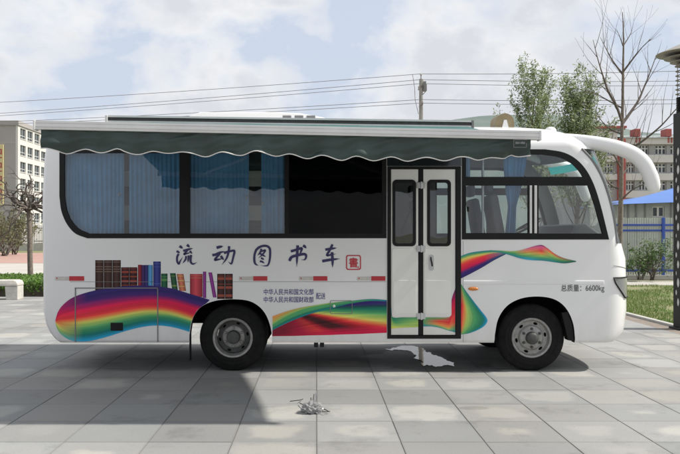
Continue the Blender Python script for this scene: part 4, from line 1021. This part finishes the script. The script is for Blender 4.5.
# clipped hedge
hd = empty('clipped_hedge', (-9.0, 21, -.03), 'low clipped green hedge beside the road behind the bus tail', 'hedge')
rh = random.Random(21); core = MB()
core.box(-22, -5.0, 19.75, 23.0, -.03, .26)
build('stem_mass', core, M['twig'], hd)
lm = MB(); pts = []
for k in range(16000):
    x = rh.uniform(-11.5, -5.0); y = 19.6 + rh.random() ** 1.6 * 3.4; z = .05 + .36 * rh.random() ** .5 + .03 * noise.noise(Vector((x * 2, y * 2, 0)))
    if y > 20.0: z = rh.uniform(.28, .43) + .05 * noise.noise(Vector((x * 2, y * 2, 0)))
    pts.append((x, y, z))
leaf_cloud(lm, pts, .035, rh, 2, .015); build('foliage', lm, M['hedge'], hd, recalc=False, kind='stuff')

def grow(mb, tips, p, d, L, r, depth, rg_, curl=.25, up=.12, n=5, tap=.6, kids=(2, 3), ang=(.4, .8), zup=0.0):
    pts = [Vector(p)]; rs = [r]; d = Vector(d).normalized()
    for i in range(n):
        d = (d + Vector((rg_.gauss(0, curl), rg_.gauss(0, curl), rg_.gauss(0, curl) + up)) / n * 1.6).normalized()
        pts.append(pts[-1] + d * L / n); rs.append(max(.003, r * (1 - (1 - tap) * (i + 1) / n)))
    mb.tube(pts, rs, 6 if r > .03 else 4, cap=False)
    if depth == 0:
        tips += pts[1:]; return
    for k in range(rg_.randint(*kids)):
        i = rg_.randint(max(1, n // 3), n); q = pts[i]; t = (pts[i] - pts[i - 1]).normalized()
        o1 = t.orthogonal().normalized(); o1.rotate(Matrix.Rotation(rg_.uniform(0, 2 * PI), 3, t))
        a = rg_.uniform(*ang); nd = t * math.cos(a) + o1 * math.sin(a); nd.z += zup
        grow(mb, tips, q, nd, L * rg_.uniform(.5, .8), rs[i] * .62, depth - 1, rg_, curl, up, n, tap, kids, ang, zup)
    grow(mb, tips, pts[-1], d, L * .6, rs[-1], depth - 1, rg_, curl, up, n, tap, kids, ang, zup)

# pollarded tree with a twisted mop of bare branches
tx, ty = G(30.5, 288); ty = 22.0; tx = (30.8 - PX0) * ty / F_PX
pt = empty('pollard_tree', (tx, ty, 0), 'thin pollarded tree with a twisted bare crown, rising from the hedge', 'tree')
tr = MB(); top = at(28.5, 207, ty)
tr.tube(catmull([(tx, ty, -.03), (tx - .02, ty, .8), (top.x + .03, ty, 1.7), (top.x, ty, top.z)], 5), [.085 - .0013 * i for i in range(16)], 10); build('trunk', tr, M['bark'], pt, smooth=60)
rp_ = random.Random(4); cr_ = MB(); tips = []
for k in range(15):
    a = 2 * PI * k / 15 + rp_.uniform(-.2, .2); d = Vector((math.cos(a), math.sin(a), rp_.uniform(.15, .9)))
    grow(cr_, tips, top - Vector((0, 0, rp_.uniform(0, .12))), d, rp_.uniform(.65, .95), .045, 2, rp_, curl=1.5, up=-.05, n=6, kids=(1, 2), ang=(.5, 1.2))
build('crown', cr_, M['twig'], pt, recalc=False, smooth=60)

# budding shrubs and young trees along the far railing
def shrub(name, x, y, h_, w_, m, seed, label, group=None, leafn=900, lsize=.06, bare=.5):
    rg_ = random.Random(seed); root = empty(name, (x, y, 0), label, 'shrub' if h_ < 4 else 'tree', group); sm = MB(); tips = []
    for k in range(8):
        a = rg_.uniform(0, 2 * PI); d = Vector((math.cos(a) * .5, math.sin(a) * .5, 1)); grow(sm, tips, (x + rg_.uniform(-.1, .1) * w_, y, 0), d, h_ * .42, h_ * .012, 2, rg_, .4, .1, 4, .5, (2, 3), (.3, .7))
    build('stem', sm, M['twig'], root, recalc=False)
    lm = MB(); rg_.shuffle(tips); leaf_cloud(lm, tips[:leafn], lsize, rg_, 3, .12 * h_ / 3); build('foliage', lm, m, root, recalc=False)
for k, (px, Y, h_, sd_) in enumerate(((4, 58, 4.6, 1), (14, 62, 3.6, 2), (-9, 55, 5.0, 3))):
    shrub('budding_shrub', (px - PX0) * Y / F_PX, Y, h_, 2, M['greyleaf'], sd_, ['grey-green budding shrub in front of the iron railing, left of the pollarded tree', 'lower budding shrub by the iron railing, just behind the pollarded trunk', 'tall budding shrub half cut off by the left edge'][k], 'budding shrubs by the railing', 700, .11)

# iron railing on a low wall
ir = empty('iron_railing', (-30, 76, 0), 'dark iron railing on a pale low wall beyond the red paving', 'railing')
build('low_wall', MB().box(-62, -18, 76, 76.35, -.05, .75), M['kerb'], ir, bev=.02)
build('rail', MB().box(-62, -18, 76.14, 76.2, .95, 1.02), M['iron'], ir); build('rail', MB().box(-62, -18, 76.14, 76.2, 2.25, 2.32), M['iron'], ir)
picket_me = None
for k in range(150):
    x = -36 + k * .11
    if picket_me is None:
        o = build('picket', MB().box(x - .016, x + .016, 76.15, 76.19, .75, 2.6), M['iron'], ir); picket_me = o.data; pz = WL[o.name].z
    else: link('picket', picket_me, ir, (x, 76.17, pz))
for k in range(8): build('post', MB().box(-36 + k * 2.4 - .16, -36 + k * 2.4 + .16, 75.97, 76.39, -.05, 2.75), M['kerb'], ir, bev=.02)

# ---- generic facade with real openings
def facade(root, m_wall, u0, u1, z0, z1, holes, fn, depth, name='wall', frame=True, mull=(2, 2), pane=None, recess=.18):
    build(name, MB().plate([(u0, z0), (u1, z0), (u1, z1), (u0, z1)], [[(a, c), (b, c), (b, d), (a, d)] for a, b, c, d in holes], fn, 0, depth), m_wall, root)
    for a, b, c, d in holes:
        t = .09; nu, nv = mull; ho = []
        uu = [a + (b - a) * i / nu for i in range(nu + 1)]; vv = [c + (d - c) * i / nv for i in range(nv + 1)] if isinstance(nv, int) else [c + (d - c) * f for f in nv]
        for i in range(nu):
            for j in range(len(vv) - 1): ho.append([(uu[i] + t / 2, vv[j] + t / 2), (uu[i + 1] - t / 2, vv[j] + t / 2), (uu[i + 1] - t / 2, vv[j + 1] - t / 2), (uu[i] + t / 2, vv[j + 1] - t / 2)])
        wd = build('window', MB().plate([(a + .003, c + .003), (b - .003, c + .003), (b - .003, d - .003), (a + .003, d - .003)], ho, fn, recess, recess + .06), M['winframe'], root)
        build('pane', MB().add([fn(u, v, recess + .04) for u, v in ((a, c), (b, c), (b, d), (a, d))], [(0, 1, 2, 3)]), pane or M['darkwin'], wd, recalc=False)

# tall block, upper left: end wall towards us with its shade put into the grey, sunlit pale long side
XB, YB0 = -55.2, 139.0
lb = empty('apartment_block', (XB - 8, YB0 + 15, 0), 'tall block with shaded grey end wall and pale windowed side, upper left', 'building')
ztop = 1.6 + (235 - 120.5) * YB0 / F_PX
fX = lambda u, v, w_: (XB - w_, u, v)
holes = []
for r_ in range(6):
    zc = 1.6 + (235 - 133.2) * 140.5 / F_PX - r_ * 3.13
    for c_ in range(4): y = 140.0 + c_ * 3.55; holes.append((y + .1, y + 2.75, zc - .95, zc + .95))
facade(lb, M['facade'], YB0, 156, 0, ztop - .9, holes, fX, .4, 'side_wall', mull=(2, [0, .3, 1]))
for a, b, c, d in holes: build('window_sill', MB().box(XB - .1, XB + .1, a - .08, b + .08, c - .14, c - .03), M['bldwhite'], lb)
build('end_wall', MB().box(XB - 16, XB - .41, YB0 - .02, YB0 + .38, 0, ztop - .9), M['endwall'], lb)
build('back_wall', MB().box(XB - 16, XB - .41, 155.6, 156, 0, ztop - .9), M['endwall'], lb)
build('parapet', MB().box(XB - 16.2, XB + .22, YB0 - .25, 156.2, ztop - .895, ztop), M['endwall'], lb, bev=.05)
build('roof', MB().box(XB - 15.8, XB - .45, YB0 + .4, 155.5, ztop - 1.4, ztop - .91), M['roofgrey'], lb)
for zz in (6.0, 12.4, 18.6): build('wall_joint', MB().box(XB - 16, XB - .42, YB0 - .05, YB0 - .021, zz, zz + .12), M['kerb'], lb)
# banner with red characters running down the end wall, mostly outside the frame
bn = empty('wall_banner', (-61, YB0 - .3, 10), 'yellow banner with red characters on the shaded grey end wall, left edge', 'banner')
p, q = at(3.4, 144.5, YB0 - .3), at(-18, 205, YB0 - .3)
build('panel', MB().box(q.x, p.x, YB0 - .35, YB0 - .10, q.z, p.z), M['signyellow'], bn, bev=.03)
for py in (153.5, 167, 180.5, 194):
    mbs = MB(); 
    for k, (a, b, c, d) in enumerate(((-12, 1.8, -4.6, -3.4), (-12, 1.6, -.8, .3), (-12, 2.0, 3.4, 4.6), (-6, -4.6, -4.6, 4.6), (.4, 1.9, -4.2, 1.0))):
        u, v = at(a, py + c, YB0 - .4), at(b, py + d, YB0 - .4); mbs.box(u.x, v.x, YB0 - .37 - .003 * k, YB0 - .352, v.z, u.z)
    build('character', mbs, M['redpaint'], bn)

# ================================================================== RIGHT BACKGROUND
# white school building
SY = 60.0
def sx(px): return (px - PX0) * SY / F_PX
def sz(py): return 1.6 + (235 - py) * SY / F_PX
wb = empty('school_building', (sx(650), SY + 6, 0), 'long pale three-storey building with red details beyond the blue-roofed shed', 'building')
fY = lambda u, v, w_: (u, SY + w_, v)
holes = []
for r_, (ya, yb) in enumerate(((145.2, 154.2), (163.4, 172.6), (181.0, 190))):
    for pa, pb in ((592, 600), (605, 613.5), (626.5, 634.5), (639.5, 649), (655.5, 666.5), (670.5, 681), (686, 696)): holes.append((sx(pa), sx(pb), sz(yb), sz(ya)))
facade(wb, M['bldgrey'], sx(574), sx(700), -.05, sz(140), holes, fY, .35, 'wall', mull=(3, [0, .65, 1]))
for py0, py1 in ((138, 144.4), (155, 162.6), (173.6, 180.4), (190.8, 198)): build('spandrel', MB().box(sx(623.7), sx(700), SY - .22, SY - .003, sz(py1), sz(py0)), M['bldwhite'], wb, bev=.02)
for py0, py1 in ((130.5, 143), (156, 162), (174, 180)): build('spandrel', MB().box(sx(574), sx(616.5), SY - .20, SY - .003, sz(py1), sz(py0)), M['bldwhite'], wb, bev=.02)
build('red_pier', MB().box(sx(616.8), sx(623.4), SY - .5, SY - .003, -.05, sz(139)), M['redpaint'], wb, bev=.03)
rf = build('roof', MB().plate([(SY - .4, sz(138.2)), (SY + 5, sz(129.5) + .2), (SY + 12, sz(138.2))], [], lambda u, v, w_: (w_, u, v), sx(624), sx(702)), M['roofgrey'], wb)
build('flat_roof', MB().box(sx(573), sx(623.6), SY - .35, SY + 10, sz(130.2), sz(128.3)), M['roofgrey'], wb)
build('roof_edge', MB().box(sx(594), sx(623.8), SY - .6, SY - .36, sz(128.8), sz(126.8)), M['redpaint'], wb)
for px in (641, 672.5, 700): build('roof_block', MB().box(sx(px - 3), sx(px + 3), SY + .6, SY + 1.6, sz(135.5), sz(127.5)), M['redpaint'], rf, bev=.04)
for px in (635.3, 638.2, 667.2, 670.2): build('red_stripe', MB().box(sx(px - .7), sx(px + .7), SY - .27, SY - .224, sz(143), sz(137.6)), M['redpaint'], wb)
build('end_wall', MB().box(sx(574), sx(574) + .34, SY + .36, SY + 11, -.05, sz(130.3)), M['bldgrey'], wb)

# blue-roofed site shed
YH = 34.0
def hx(px): return (px - PX0) * YH / F_PX
def hz(py): return 1.6 + (235 - py) * YH / F_PX
sh = empty('site_shed', (hx(650), YH + 2, 0), 'low grey shed with bright blue sheet roof behind the blue fence', 'shed')
fS = lambda u, v, w_: (u, YH + w_, v)
holes = [(hx(652.5), hx(664.5), hz(217), hz(206.5)), (hx(617.5), hx(624.5), hz(217), hz(206.5)), (hx(682), hx(694), hz(217), hz(206.5))]
facade(sh, M['shedwall'], hx(613), hx(700), -.05, hz(202.5), holes, fS, .15, 'wall', mull=(2, 1), recess=.06)
for px in (628, 636, 645, 671, 678): build('wall_rib', MB().box(hx(px) - .04, hx(px) + .04, YH - .03, YH - .003, -.05, hz(203)), M['greytrim'], sh)
ez, rz = hz(201.5), hz(189.0)
x0, x1, y0, y1 = hx(609.5), hx(704), YH - .5, YH + 5.5; ym = (y0 + y1) / 2
rfm = MB().add([(x0, y0, ez - .15), (x1, y0, ez), (x1, y1, ez), (x0, y1, ez - .15), (x0 + 3.2, ym, rz - .1), (x1, ym, rz + .25)], [(0, 1, 5, 4), (1, 2, 5), (2, 3, 4, 5), (3, 0, 4), (0, 3, 2, 1)])
ro = build('roof', rfm, M['blueroof'], sh)
for k in range(16):
    t = (k + .5) / 16; xa = x0 + 3.2 + (x1 - x0 - 3.2) * t
    zt = rz - .1 + .35 * t; zb = ez - .15 + .15 * (xa - x0) / (x1 - x0)
    build('roof_rib', MB().tube([(xa, y0, zb + .02), (xa, ym, zt + .02)], .025, 4), M['blueroof'], ro)
build('side_wall', MB().box(hx(613), hx(613) + .15, YH + .16, YH + 5, -.05, hz(202.8)), M['shedwall'], sh)

# blue fence with pale pickets
YF = 27.8
def fx(px): return (px - PX0) * YF / F_PX
def fz(py): return 1.6 + (235 - py) * YF / F_PX
fe = empty('blue_fence', (fx(650), YF, 0), 'blue steel fence filled with pale upright sheets beyond the grass', 'fence')
build('plinth', MB().box(fx(606), fx(720), YF - .12, YF + .14, -.05, fz(275)), M['kerb'], fe, bev=.01)
for py in (225, 230.5, 270.5): build('rail', MB().box(fx(606), fx(720), YF - .06, YF - .015, fz(py + .9), fz(py - .9)), M['bluemetal'], fe)
for px in (611, 662.3, 713): build('post', MB().box(fx(px) - .055, fx(px) + .055, YF - .11, YF - .062, -.05, fz(217.5)), M['bluemetal'], fe, bev=.01)
slat_me = None; rs_ = random.Random(8)
for k in range(46):
    x = fx(607) + k * .088
    if x > fx(718): break
    if slat_me is None: o = build('sheet_slat', MB().box(x - .030, x + .030, YF - .012, YF + .012, fz(275) + .005, fz(218)), M['picket'], fe, bev=.004); slat_me = o.data; pz = WL[o.name].z
    else: link('sheet_slat', slat_me, fe, (x, YF + rs_.uniform(-.004, .004), pz + rs_.uniform(-.012, .012)))
shrub('fence_shrub', fx(637), 26.6, 1.9, 1, M['leaf2'], 33, 'loose dark green shrub growing against the blue fence', None, 1000, .05)
shrub('fence_shrub', fx(629.5), 26.9, 1.2, 1, M['leaf2'], 37, 'small low shrub at the fence foot beside the bare tree trunk', None, 400, .05)

# bare young tree
bt_y = 24.5; btx = (619.5 - PX0) * bt_y / F_PX
bt = empty('bare_tree', (btx, bt_y, 0), 'tall bare young tree with thin upswept branches right of the bus nose', 'tree')
tk = MB(); tp = [at(619.3, 285, bt_y), at(619.8, 240, bt_y), at(621, 190, bt_y), at(621.5, 150, bt_y), at(622.5, 110, bt_y), at(623, 70, bt_y), at(623.5, 38, bt_y), at(622.5, 12, bt_y)]
tk.tube(catmull(tp, 6), [.115, .11, .105, .10, .095, .09] + [.086 - .0021 * i for i in range(37)], 9); build('trunk', tk, M['bark'], bt, smooth=60)
rb_ = random.Random(12); lb_ = MB(); tips = []
def limb(pts, r, y0=0.0, y1=0.0):
    P = [at(a, b, bt_y) + Vector((0, y0 + (y1 - y0) * i / (len(pts) - 1), 0)) for i, (a, b) in enumerate(pts)]
    c = catmull(P, 4); n = len(c); lb_.tube(c, [max(.006, r * (1 - .85 * i / (n - 1))) for i in range(n)], 5, cap=False)
    for i in range(2, n - 1, 2):
        d = (c[i + 1] - c[i - 1]).normalized(); o1 = d.orthogonal(); o1.rotate(Matrix.Rotation(rb_.uniform(0, 6.28), 3, d)); nd = (d * .8 + o1.normalized() * .6 + Vector((0, 0, .3)))
        grow(lb_, tips, c[i], nd, rb_.uniform(.5, 1.1), r * .26, 1, rb_, .14, .12, 4, .4, (1, 1), (.3, .6))
for pts, r, ya, yb in (([(622, 122), (614, 106), (604, 92), (597, 78), (590, 62), (584, 46)], .05, 0, -.8), ([(622, 124), (632, 112), (642, 99), (650, 84), (658, 68), (666, 50)], .055, 0, .7), ([(622.5, 74), (615, 60), (611, 48), (606, 33)], .035, 0, .5), ([(623, 72), (631, 60), (638, 50), (645, 42)], .035, 0, -.4),
                       ([(623, 46), (629, 38), (634, 30), (637, 22)], .022, 0, .3), ([(623, 46), (618, 38), (613, 32)], .02, 0, -.3), ([(622, 108), (611, 98), (600, 88), (592, 84)], .03, 0, 1.0), ([(622, 90), (628, 78), (632, 66), (635, 54)], .03, 0, 1),
                       ([(621.5, 150), (630, 148), (640, 140), (652, 128), (664, 112), (676, 100)], .05, 0, -1.2), ([(621, 168), (612, 158), (604, 150), (596, 146)], .04, 0, -.8), ([(621, 176), (630, 168), (638, 160), (648, 158)], .035, 0, .8), ([(621, 190), (612, 184), (606, 172), (602, 160)], .035, 0, .5), ([(621, 200), (630, 190), (640, 184), (646, 176)], .03, 0, -.6), ([(622, 134), (614, 128), (607, 116), (603, 100)], .035, 0, .9)):
    limb(pts, r, ya, yb)
build('crown', lb_, M['twig'], bt, recalc=False, smooth=60)

# two leafing trees behind the bus
def spring_tree(px, top, Y, width, seed, label, dens=1.0, lean=0.0):
    rg_ = random.Random(seed); x = (px - PX0) * Y / F_PX; zt = 1.6 + (235 - top) * Y / F_PX
    root = empty('leafing_tree', (x, Y, 0), label, 'tree', 'leafing trees behind the bus'); wd = MB(); tips = []
    k_ = 16; tr_ = [Vector((x + .06 * math.sin(i * .9) + lean * i / k_, Y + .05 * math.cos(i), zt * .97 * i / k_)) for i in range(k_ + 1)]
    wd.tube(tr_, [.13 * (1 - .92 * i / k_) for i in range(k_ + 1)], 8, cap=False)
    build('trunk', wd, M['bark'], root, smooth=60, recalc=False)
    br = MB(); lp = []
    for k in range(44):
        t = .24 + .70 * (k + rg_.random()) / 44; p = tr_[int(t * k_)]; a = k * 2.4 + rg_.uniform(-.4, .4)
        L = width * (1.30 - .8 * t) * rg_.uniform(.75, 1.15); d = Vector((math.cos(a) * .5, math.sin(a) * .5, 1.0))
        tt = []; grow(br, tt, p, d, L, .030 * (1.15 - t), 1, rg_, .22, .25, 6, .3, (3, 4), (.25, .5), .2); lp += tt
        # main shoot itself carries leaves
    build('branches', br, M['twig'], root, recalc=False)
    lm = MB(); leaf_cloud(lm, lp, .056, rg_, max(1, int(5.5 * dens)), .085); leaf_cloud(lm, [p for p in lp if rg_.random() < .4], .058, rg_, 5, .07)
    build('foliage', lm, M['leaf'], root, recalc=False)
spring_tree(534, 74, 30, 1.95, 3, 'upright leafing tree above the bus roof, nearer the khaki roof cowl', 1.2)
spring_tree(579, 88, 26, 1.75, 14, 'fuller leafing tree above the bus nose, left of the bare tree', 1.4)

# park lamp column
YL = 12.8
lc = empty('park_lamp', (6.27, YL, 0), 'black perforated lamp column with layered flared top at the right edge', 'street lamp')
LX = 6.27; lz = lambda py: 1.6 + (235 - py) * YL / F_PX
hole_spec = []
zz = .62; rl_ = random.Random(6)
ovals = []
zc = lz(300)
k = 0
while zc < lz(160):
    s_ = .05 + .022 * (k % 3); ovals.append((LX - .07 + (.075 if k % 2 else 0) - .0, zc, .030 + .012 * ((k * 7) % 3), s_)); zc += s_ * 2 + .035; k += 1
hl_ = [[(a + r1 * math.cos(2 * PI * i / 12), z + r2 * math.sin(2 * PI * i / 12)) for i in range(12)] for a, z, r1, r2 in ovals]
fL = lambda u, v, w_: (u, YL - .13 + w_, v)
build('front_plate', MB().plate([(LX - .14, 0), (LX + .14, 0), (LX + .14, lz(113)), (LX - .14, lz(113))], hl_, fL, 0, .008), M['lampblack'], lc)
build('hole_light_core', MB().box(LX - .125, LX + .125, YL - .10, YL + .10, .1, lz(114)), M['lamppale'], lc)  # pale box stands in for the light showing through the holes
ov2 = []; zc = lz(302); k = 0
while zc < lz(150):
    r2 = (.075, .055, .085, .045)[k % 4]; ov2.append((YL + (.035 if k % 2 else -.03), zc, (.055, .045, .06, .035)[k % 4], r2)); zc += r2 + (.055, .085, .045, .075)[k % 4] + .03; k += 1
side_h = [[(a + r1 * math.cos(2 * PI * i / 14), z + r2 * math.sin(2 * PI * i / 14)) for i in range(14)] for a, z, r1, r2 in ov2]
build('side_plate', MB().plate([(YL - .121, 0), (YL + .121, 0), (YL + .121, lz(113)), (YL - .121, lz(113))], side_h, lambda u, v, w_: (LX - .141 + w_, u, v), 0, .008), M['lampblack'], lc)
build('side_plate', MB().box(LX + .133, LX + .141, YL - .121, YL + .121, 0, lz(113)), M['lampblack'], lc)
build('back_plate', MB().box(LX - .132, LX + .132, YL + .122, YL + .13, 0, lz(113)), M['lampblack'], lc)
build('base_plate', MB().box(LX - .19, LX + .19, YL - .19, YL + .19, -.03, .03), M['lampblack'], lc, bev=.008)
build('neck', MB().tube([(LX, YL, lz(116)), (LX, YL, lz(60))], .045, 10), M['lampblack'], lc, smooth=60)
for k in range(9): z = lz(112.8 - k * 1.75); build('louvre_ring', MB().lathe([(0, .135), (.012, .14), (.018, .12)], (LX, YL, z + (.01)), 'z', 20), M['lampblack'], lc, smooth=40)
for k in range(5):
    a = 2 * PI * k / 5 + .3; build('rod', MB().tube([(LX + .115 * math.cos(a), YL + .115 * math.sin(a), lz(98)), (LX + .115 * math.cos(a), YL + .115 * math.sin(a), lz(58))], .007, 6), M['lampshade'], lc)
for k in range(6): z = lz(94 - k * 4.6); build('spacer_ring', MB().lathe([(0, .15), (.006, .15), (.006, .10), (0, .10), (0, .15)], (LX, YL, z), 'z', 20, cap=False), M['lampshade'], lc)
for k, (r_, py) in enumerate(((.16, 66.5), (.235, 62.5), (.33, 58.5), (.46, 54.5))):
    z = lz(py); build('flared_shade', MB().lathe([(0, .05), (.008, r_), (.014, r_), (.06 if k < 3 else .17, .10), (.06 if k < 3 else .18, .04)], (LX, YL, z), 'z', 36), M['lampshade'], lc, smooth=35)

# utility pole and lines
YP = 46.0
def pole(x, y, label):
    root = empty('utility_pole', (x, y, 0), label, 'pole', 'poles carrying the power lines'); zt = 1.6 + (235 - 79) * YP / F_PX
    build('shaft', MB().tube([(x, y, -.05), (x, y, zt)], [.19, .11], 12), M['concrete'], root, smooth=60)
    build('pin', MB().tube([(x, y, zt), (x, y, zt + .28)], .03, 8), M['greytrim'], root); build('top_insulator', MB().lathe([(0, .05), (.05, .07), (.1, .05), (.14, .02)], (x, y, zt + .22), 'z', 12), M['kerb'], root)
    for zz, w_ in ((zt - .45, 1.0), (zt - 1.6, .6)):
        ca = build('crossarm', MB().box(x - .05, x + .05, y - w_, y + w_, zz - .05, zz + .05), M['greytrim'], root)
        for s_ in (-1, 1): build('insulator', MB().lathe([(0, .03), (.05, .06), (.1, .06), (.16, .03)], (x, y + s_ * (w_ - .08), zz + .05), 'z', 10), M['kerb'], ca)
    build('switch_box', MB().box(x + .13, x + .30, y - .15, y + .15, zt - .75, zt - .15), M['greytrim'], root, bev=.02)
    build('bracket', MB().tube([(x + .11, y, zt - .1), (x + .34, y, zt - .3), (x + .34, y, zt - .7), (x + .11, y, zt - .95)], .025, 6), M['greytrim'], root, smooth=60)
    return root
PXp = (421 - PX0) * YP / F_PX
p0 = pole(PXp, YP, 'concrete utility pole rising behind the bus roof in mid-picture')
def wire(name_, l, c, r_, label, sag=.12):
    P = []
    for a, b in ((l, c), (c, r_)):
        for i in range(16):
            t = i / 16; q = a.lerp(b, t); q = q - Vector((0, 0, sag * 4 * t * (1 - t))); P.append(q)
    P.append(r_); return build('power_line', MB().tube(P, .017, 5), M['wire'], None, smooth=60, label=label, cat='cable', group='overhead power lines')
for k, (a, b, c, lab) in enumerate(((101.5, 73.8, 69.5, 'topmost thin power line across the sky'), (112.5, 79.5, 79.5, 'second power line from the top, below the pole tip'), (115, 83.5, 84.0, 'third power line from the top, close under the second'),
                                  (121, 99.5, 98.0, 'fourth power line from the top, well below the third'), (123.5, 103.0, 102.3, 'lowest power line, just above the bus roof'))):
    Yl, Yr = YP * (235 - b) / (235 - a), YP * (235 - b) / (235 - c)
    L_ = at(-60, a + (a - b) * .14, Yl * 1.02); C_ = at(421, b, YP + (.0, -.6, .6, -.45, .45)[k]); R_ = at(760, c + (c - b) * .3, Yr + (.0, -.6, .6, -.45, .45)[k])
    wire('power_line', L_, C_, R_, lab)
for k, (a, b, c, d, lab) in enumerate(((412.5, 74, 418.5, 114, 'slack drop wire hanging left of the utility pole'),)):
    p, q = at(a, b, YP - .3), at(c, d, YP - .3)
    build('drop_wire', MB().tube([p, p.lerp(q, .3) + Vector((.02, 0, -.1)), p.lerp(q, .6) + Vector((-.06, 0, -.1)), q], .018, 5), M['wire'], None, smooth=60, label=lab, cat='cable')

# ================================================================== SMALL THINGS ON THE PAVING
# puddle under the door
pp = [(384, 349.2), (392, 348.6), (399, 346.8), (409, 346), (418, 347), (424, 349.4), (427, 352.6), (431, 353.4), (434, 355.6), (441, 357), (447, 361), (453, 362.6), (451, 366), (445, 364.6), (438, 367), (430, 365.4), (424, 365.8), (421, 361.5), (416, 358.5), (414, 353.8), (404, 350.6), (394, 350.2)]
pc = catmull([Vector((*G(a, b), 0)) for a, b in pp + pp[:1]], 4)[:-1]
rw = random.Random(2)
pc = [Vector((p.x + .05 * noise.noise(Vector((p.x * 14, p.y * 9, 0))), p.y + .16 * noise.noise(Vector((p.x * 14, p.y * 5, 3))) + .06 * noise.noise(Vector((p.x * 40, p.y * 12, 8))), 0)) for p in pc]
pho = []
build('puddle', MB().plate([(p.x, p.y) for p in pc], pho, lambda u, v, w_: (u, v, w_), .0025, .0045), M['water'], None, smooth=30, label='shiny water puddle spilled on the paving under the bus door', cat='puddle')

# crumpled clear plastic with twigs
wx, wy = G(312, 413); rw = random.Random(9)
ww_ = empty('plastic_wrap', (wx, wy, 0), 'crumpled clear plastic scrap caught with twigs on the sunny paving', 'litter')
pm = MB()
for s_ in range(12):
    a = rw.uniform(0, 2 * PI); L = rw.uniform(.05, .13); p = Vector((wx + rw.gauss(0, .02), wy + rw.gauss(0, .02), .006)); d = Vector((math.cos(a), math.sin(a), rw.uniform(.3, 1.1))); n = 7; wdt = rw.uniform(.012, .035); vs = []
    for i in range(n):
        d = (d + Vector((rw.gauss(0, .45), rw.gauss(0, .45), rw.gauss(-.16, .4)))).normalized(); p = p + d * L / n; p.z = max(.004, p.z)
        sd_ = d.orthogonal().normalized(); sd_.rotate(Matrix.Rotation(rw.uniform(-.8, .8), 3, d)); vs += [p + sd_ * wdt, p - sd_ * wdt]
    pm.add([(v.x, v.y, max(.003, v.z)) for v in vs], [(2 * i, 2 * i + 1, 2 * i + 3, 2 * i + 2) for i in range(n - 1)])
tall = at(316.5, 391, wy); 
pm.add([(wx - .015, wy, .03), (wx + .03, wy + .01, .03), (tall.x + .004, wy + .02, .19), (tall.x - .004, wy + .02, .2)], [(0, 1, 2, 3)])
build('film', pm, M['plastic'], ww_, recalc=False, smooth=180)
bl = bmesh.new(); bmesh.ops.create_icosphere(bl, subdivisions=4, radius=1); cm = MB()
for v in bl.verts:
    q = v.co; r_ = .062 * (1 + .35 * abs(noise.noise(q * 2.3)) + .45 * noise.noise(q * 4.1 + Vector((3, 1, 2)))) ; cm.v.append((wx + q.x * r_ * 1.35, wy + q.y * r_, max(.003, .042 + q.z * r_ * .8)))
for f_ in bl.faces: cm.f.append(tuple(v.index for v in f_.verts)); cm.m.append(0)
bl.free(); build('crumpled_ball', cm, M['plastic'], ww_, recalc=False)
for pts in (((290, 402.3), (301, 402.2), (303, 400)), ((300, 404.2), (304.5, 407.6)), ((317.5, 409), (322, 410.4), (329, 412.6)), ((318, 408.4), (320.5, 408.2)), ((319, 411.6), (326, 414.2), (329.8, 412.4)), ((313, 401), (314, 396.5))):
    P = []
    for i, (a, b) in enumerate(pts): g_ = G(a, b); P.append((g_[0], g_[1] - .05, .02 + .012 * (i % 2)))
    build('twig', MB().tube(P, .0042, 5), M['dirttwig'], ww_, smooth=60)
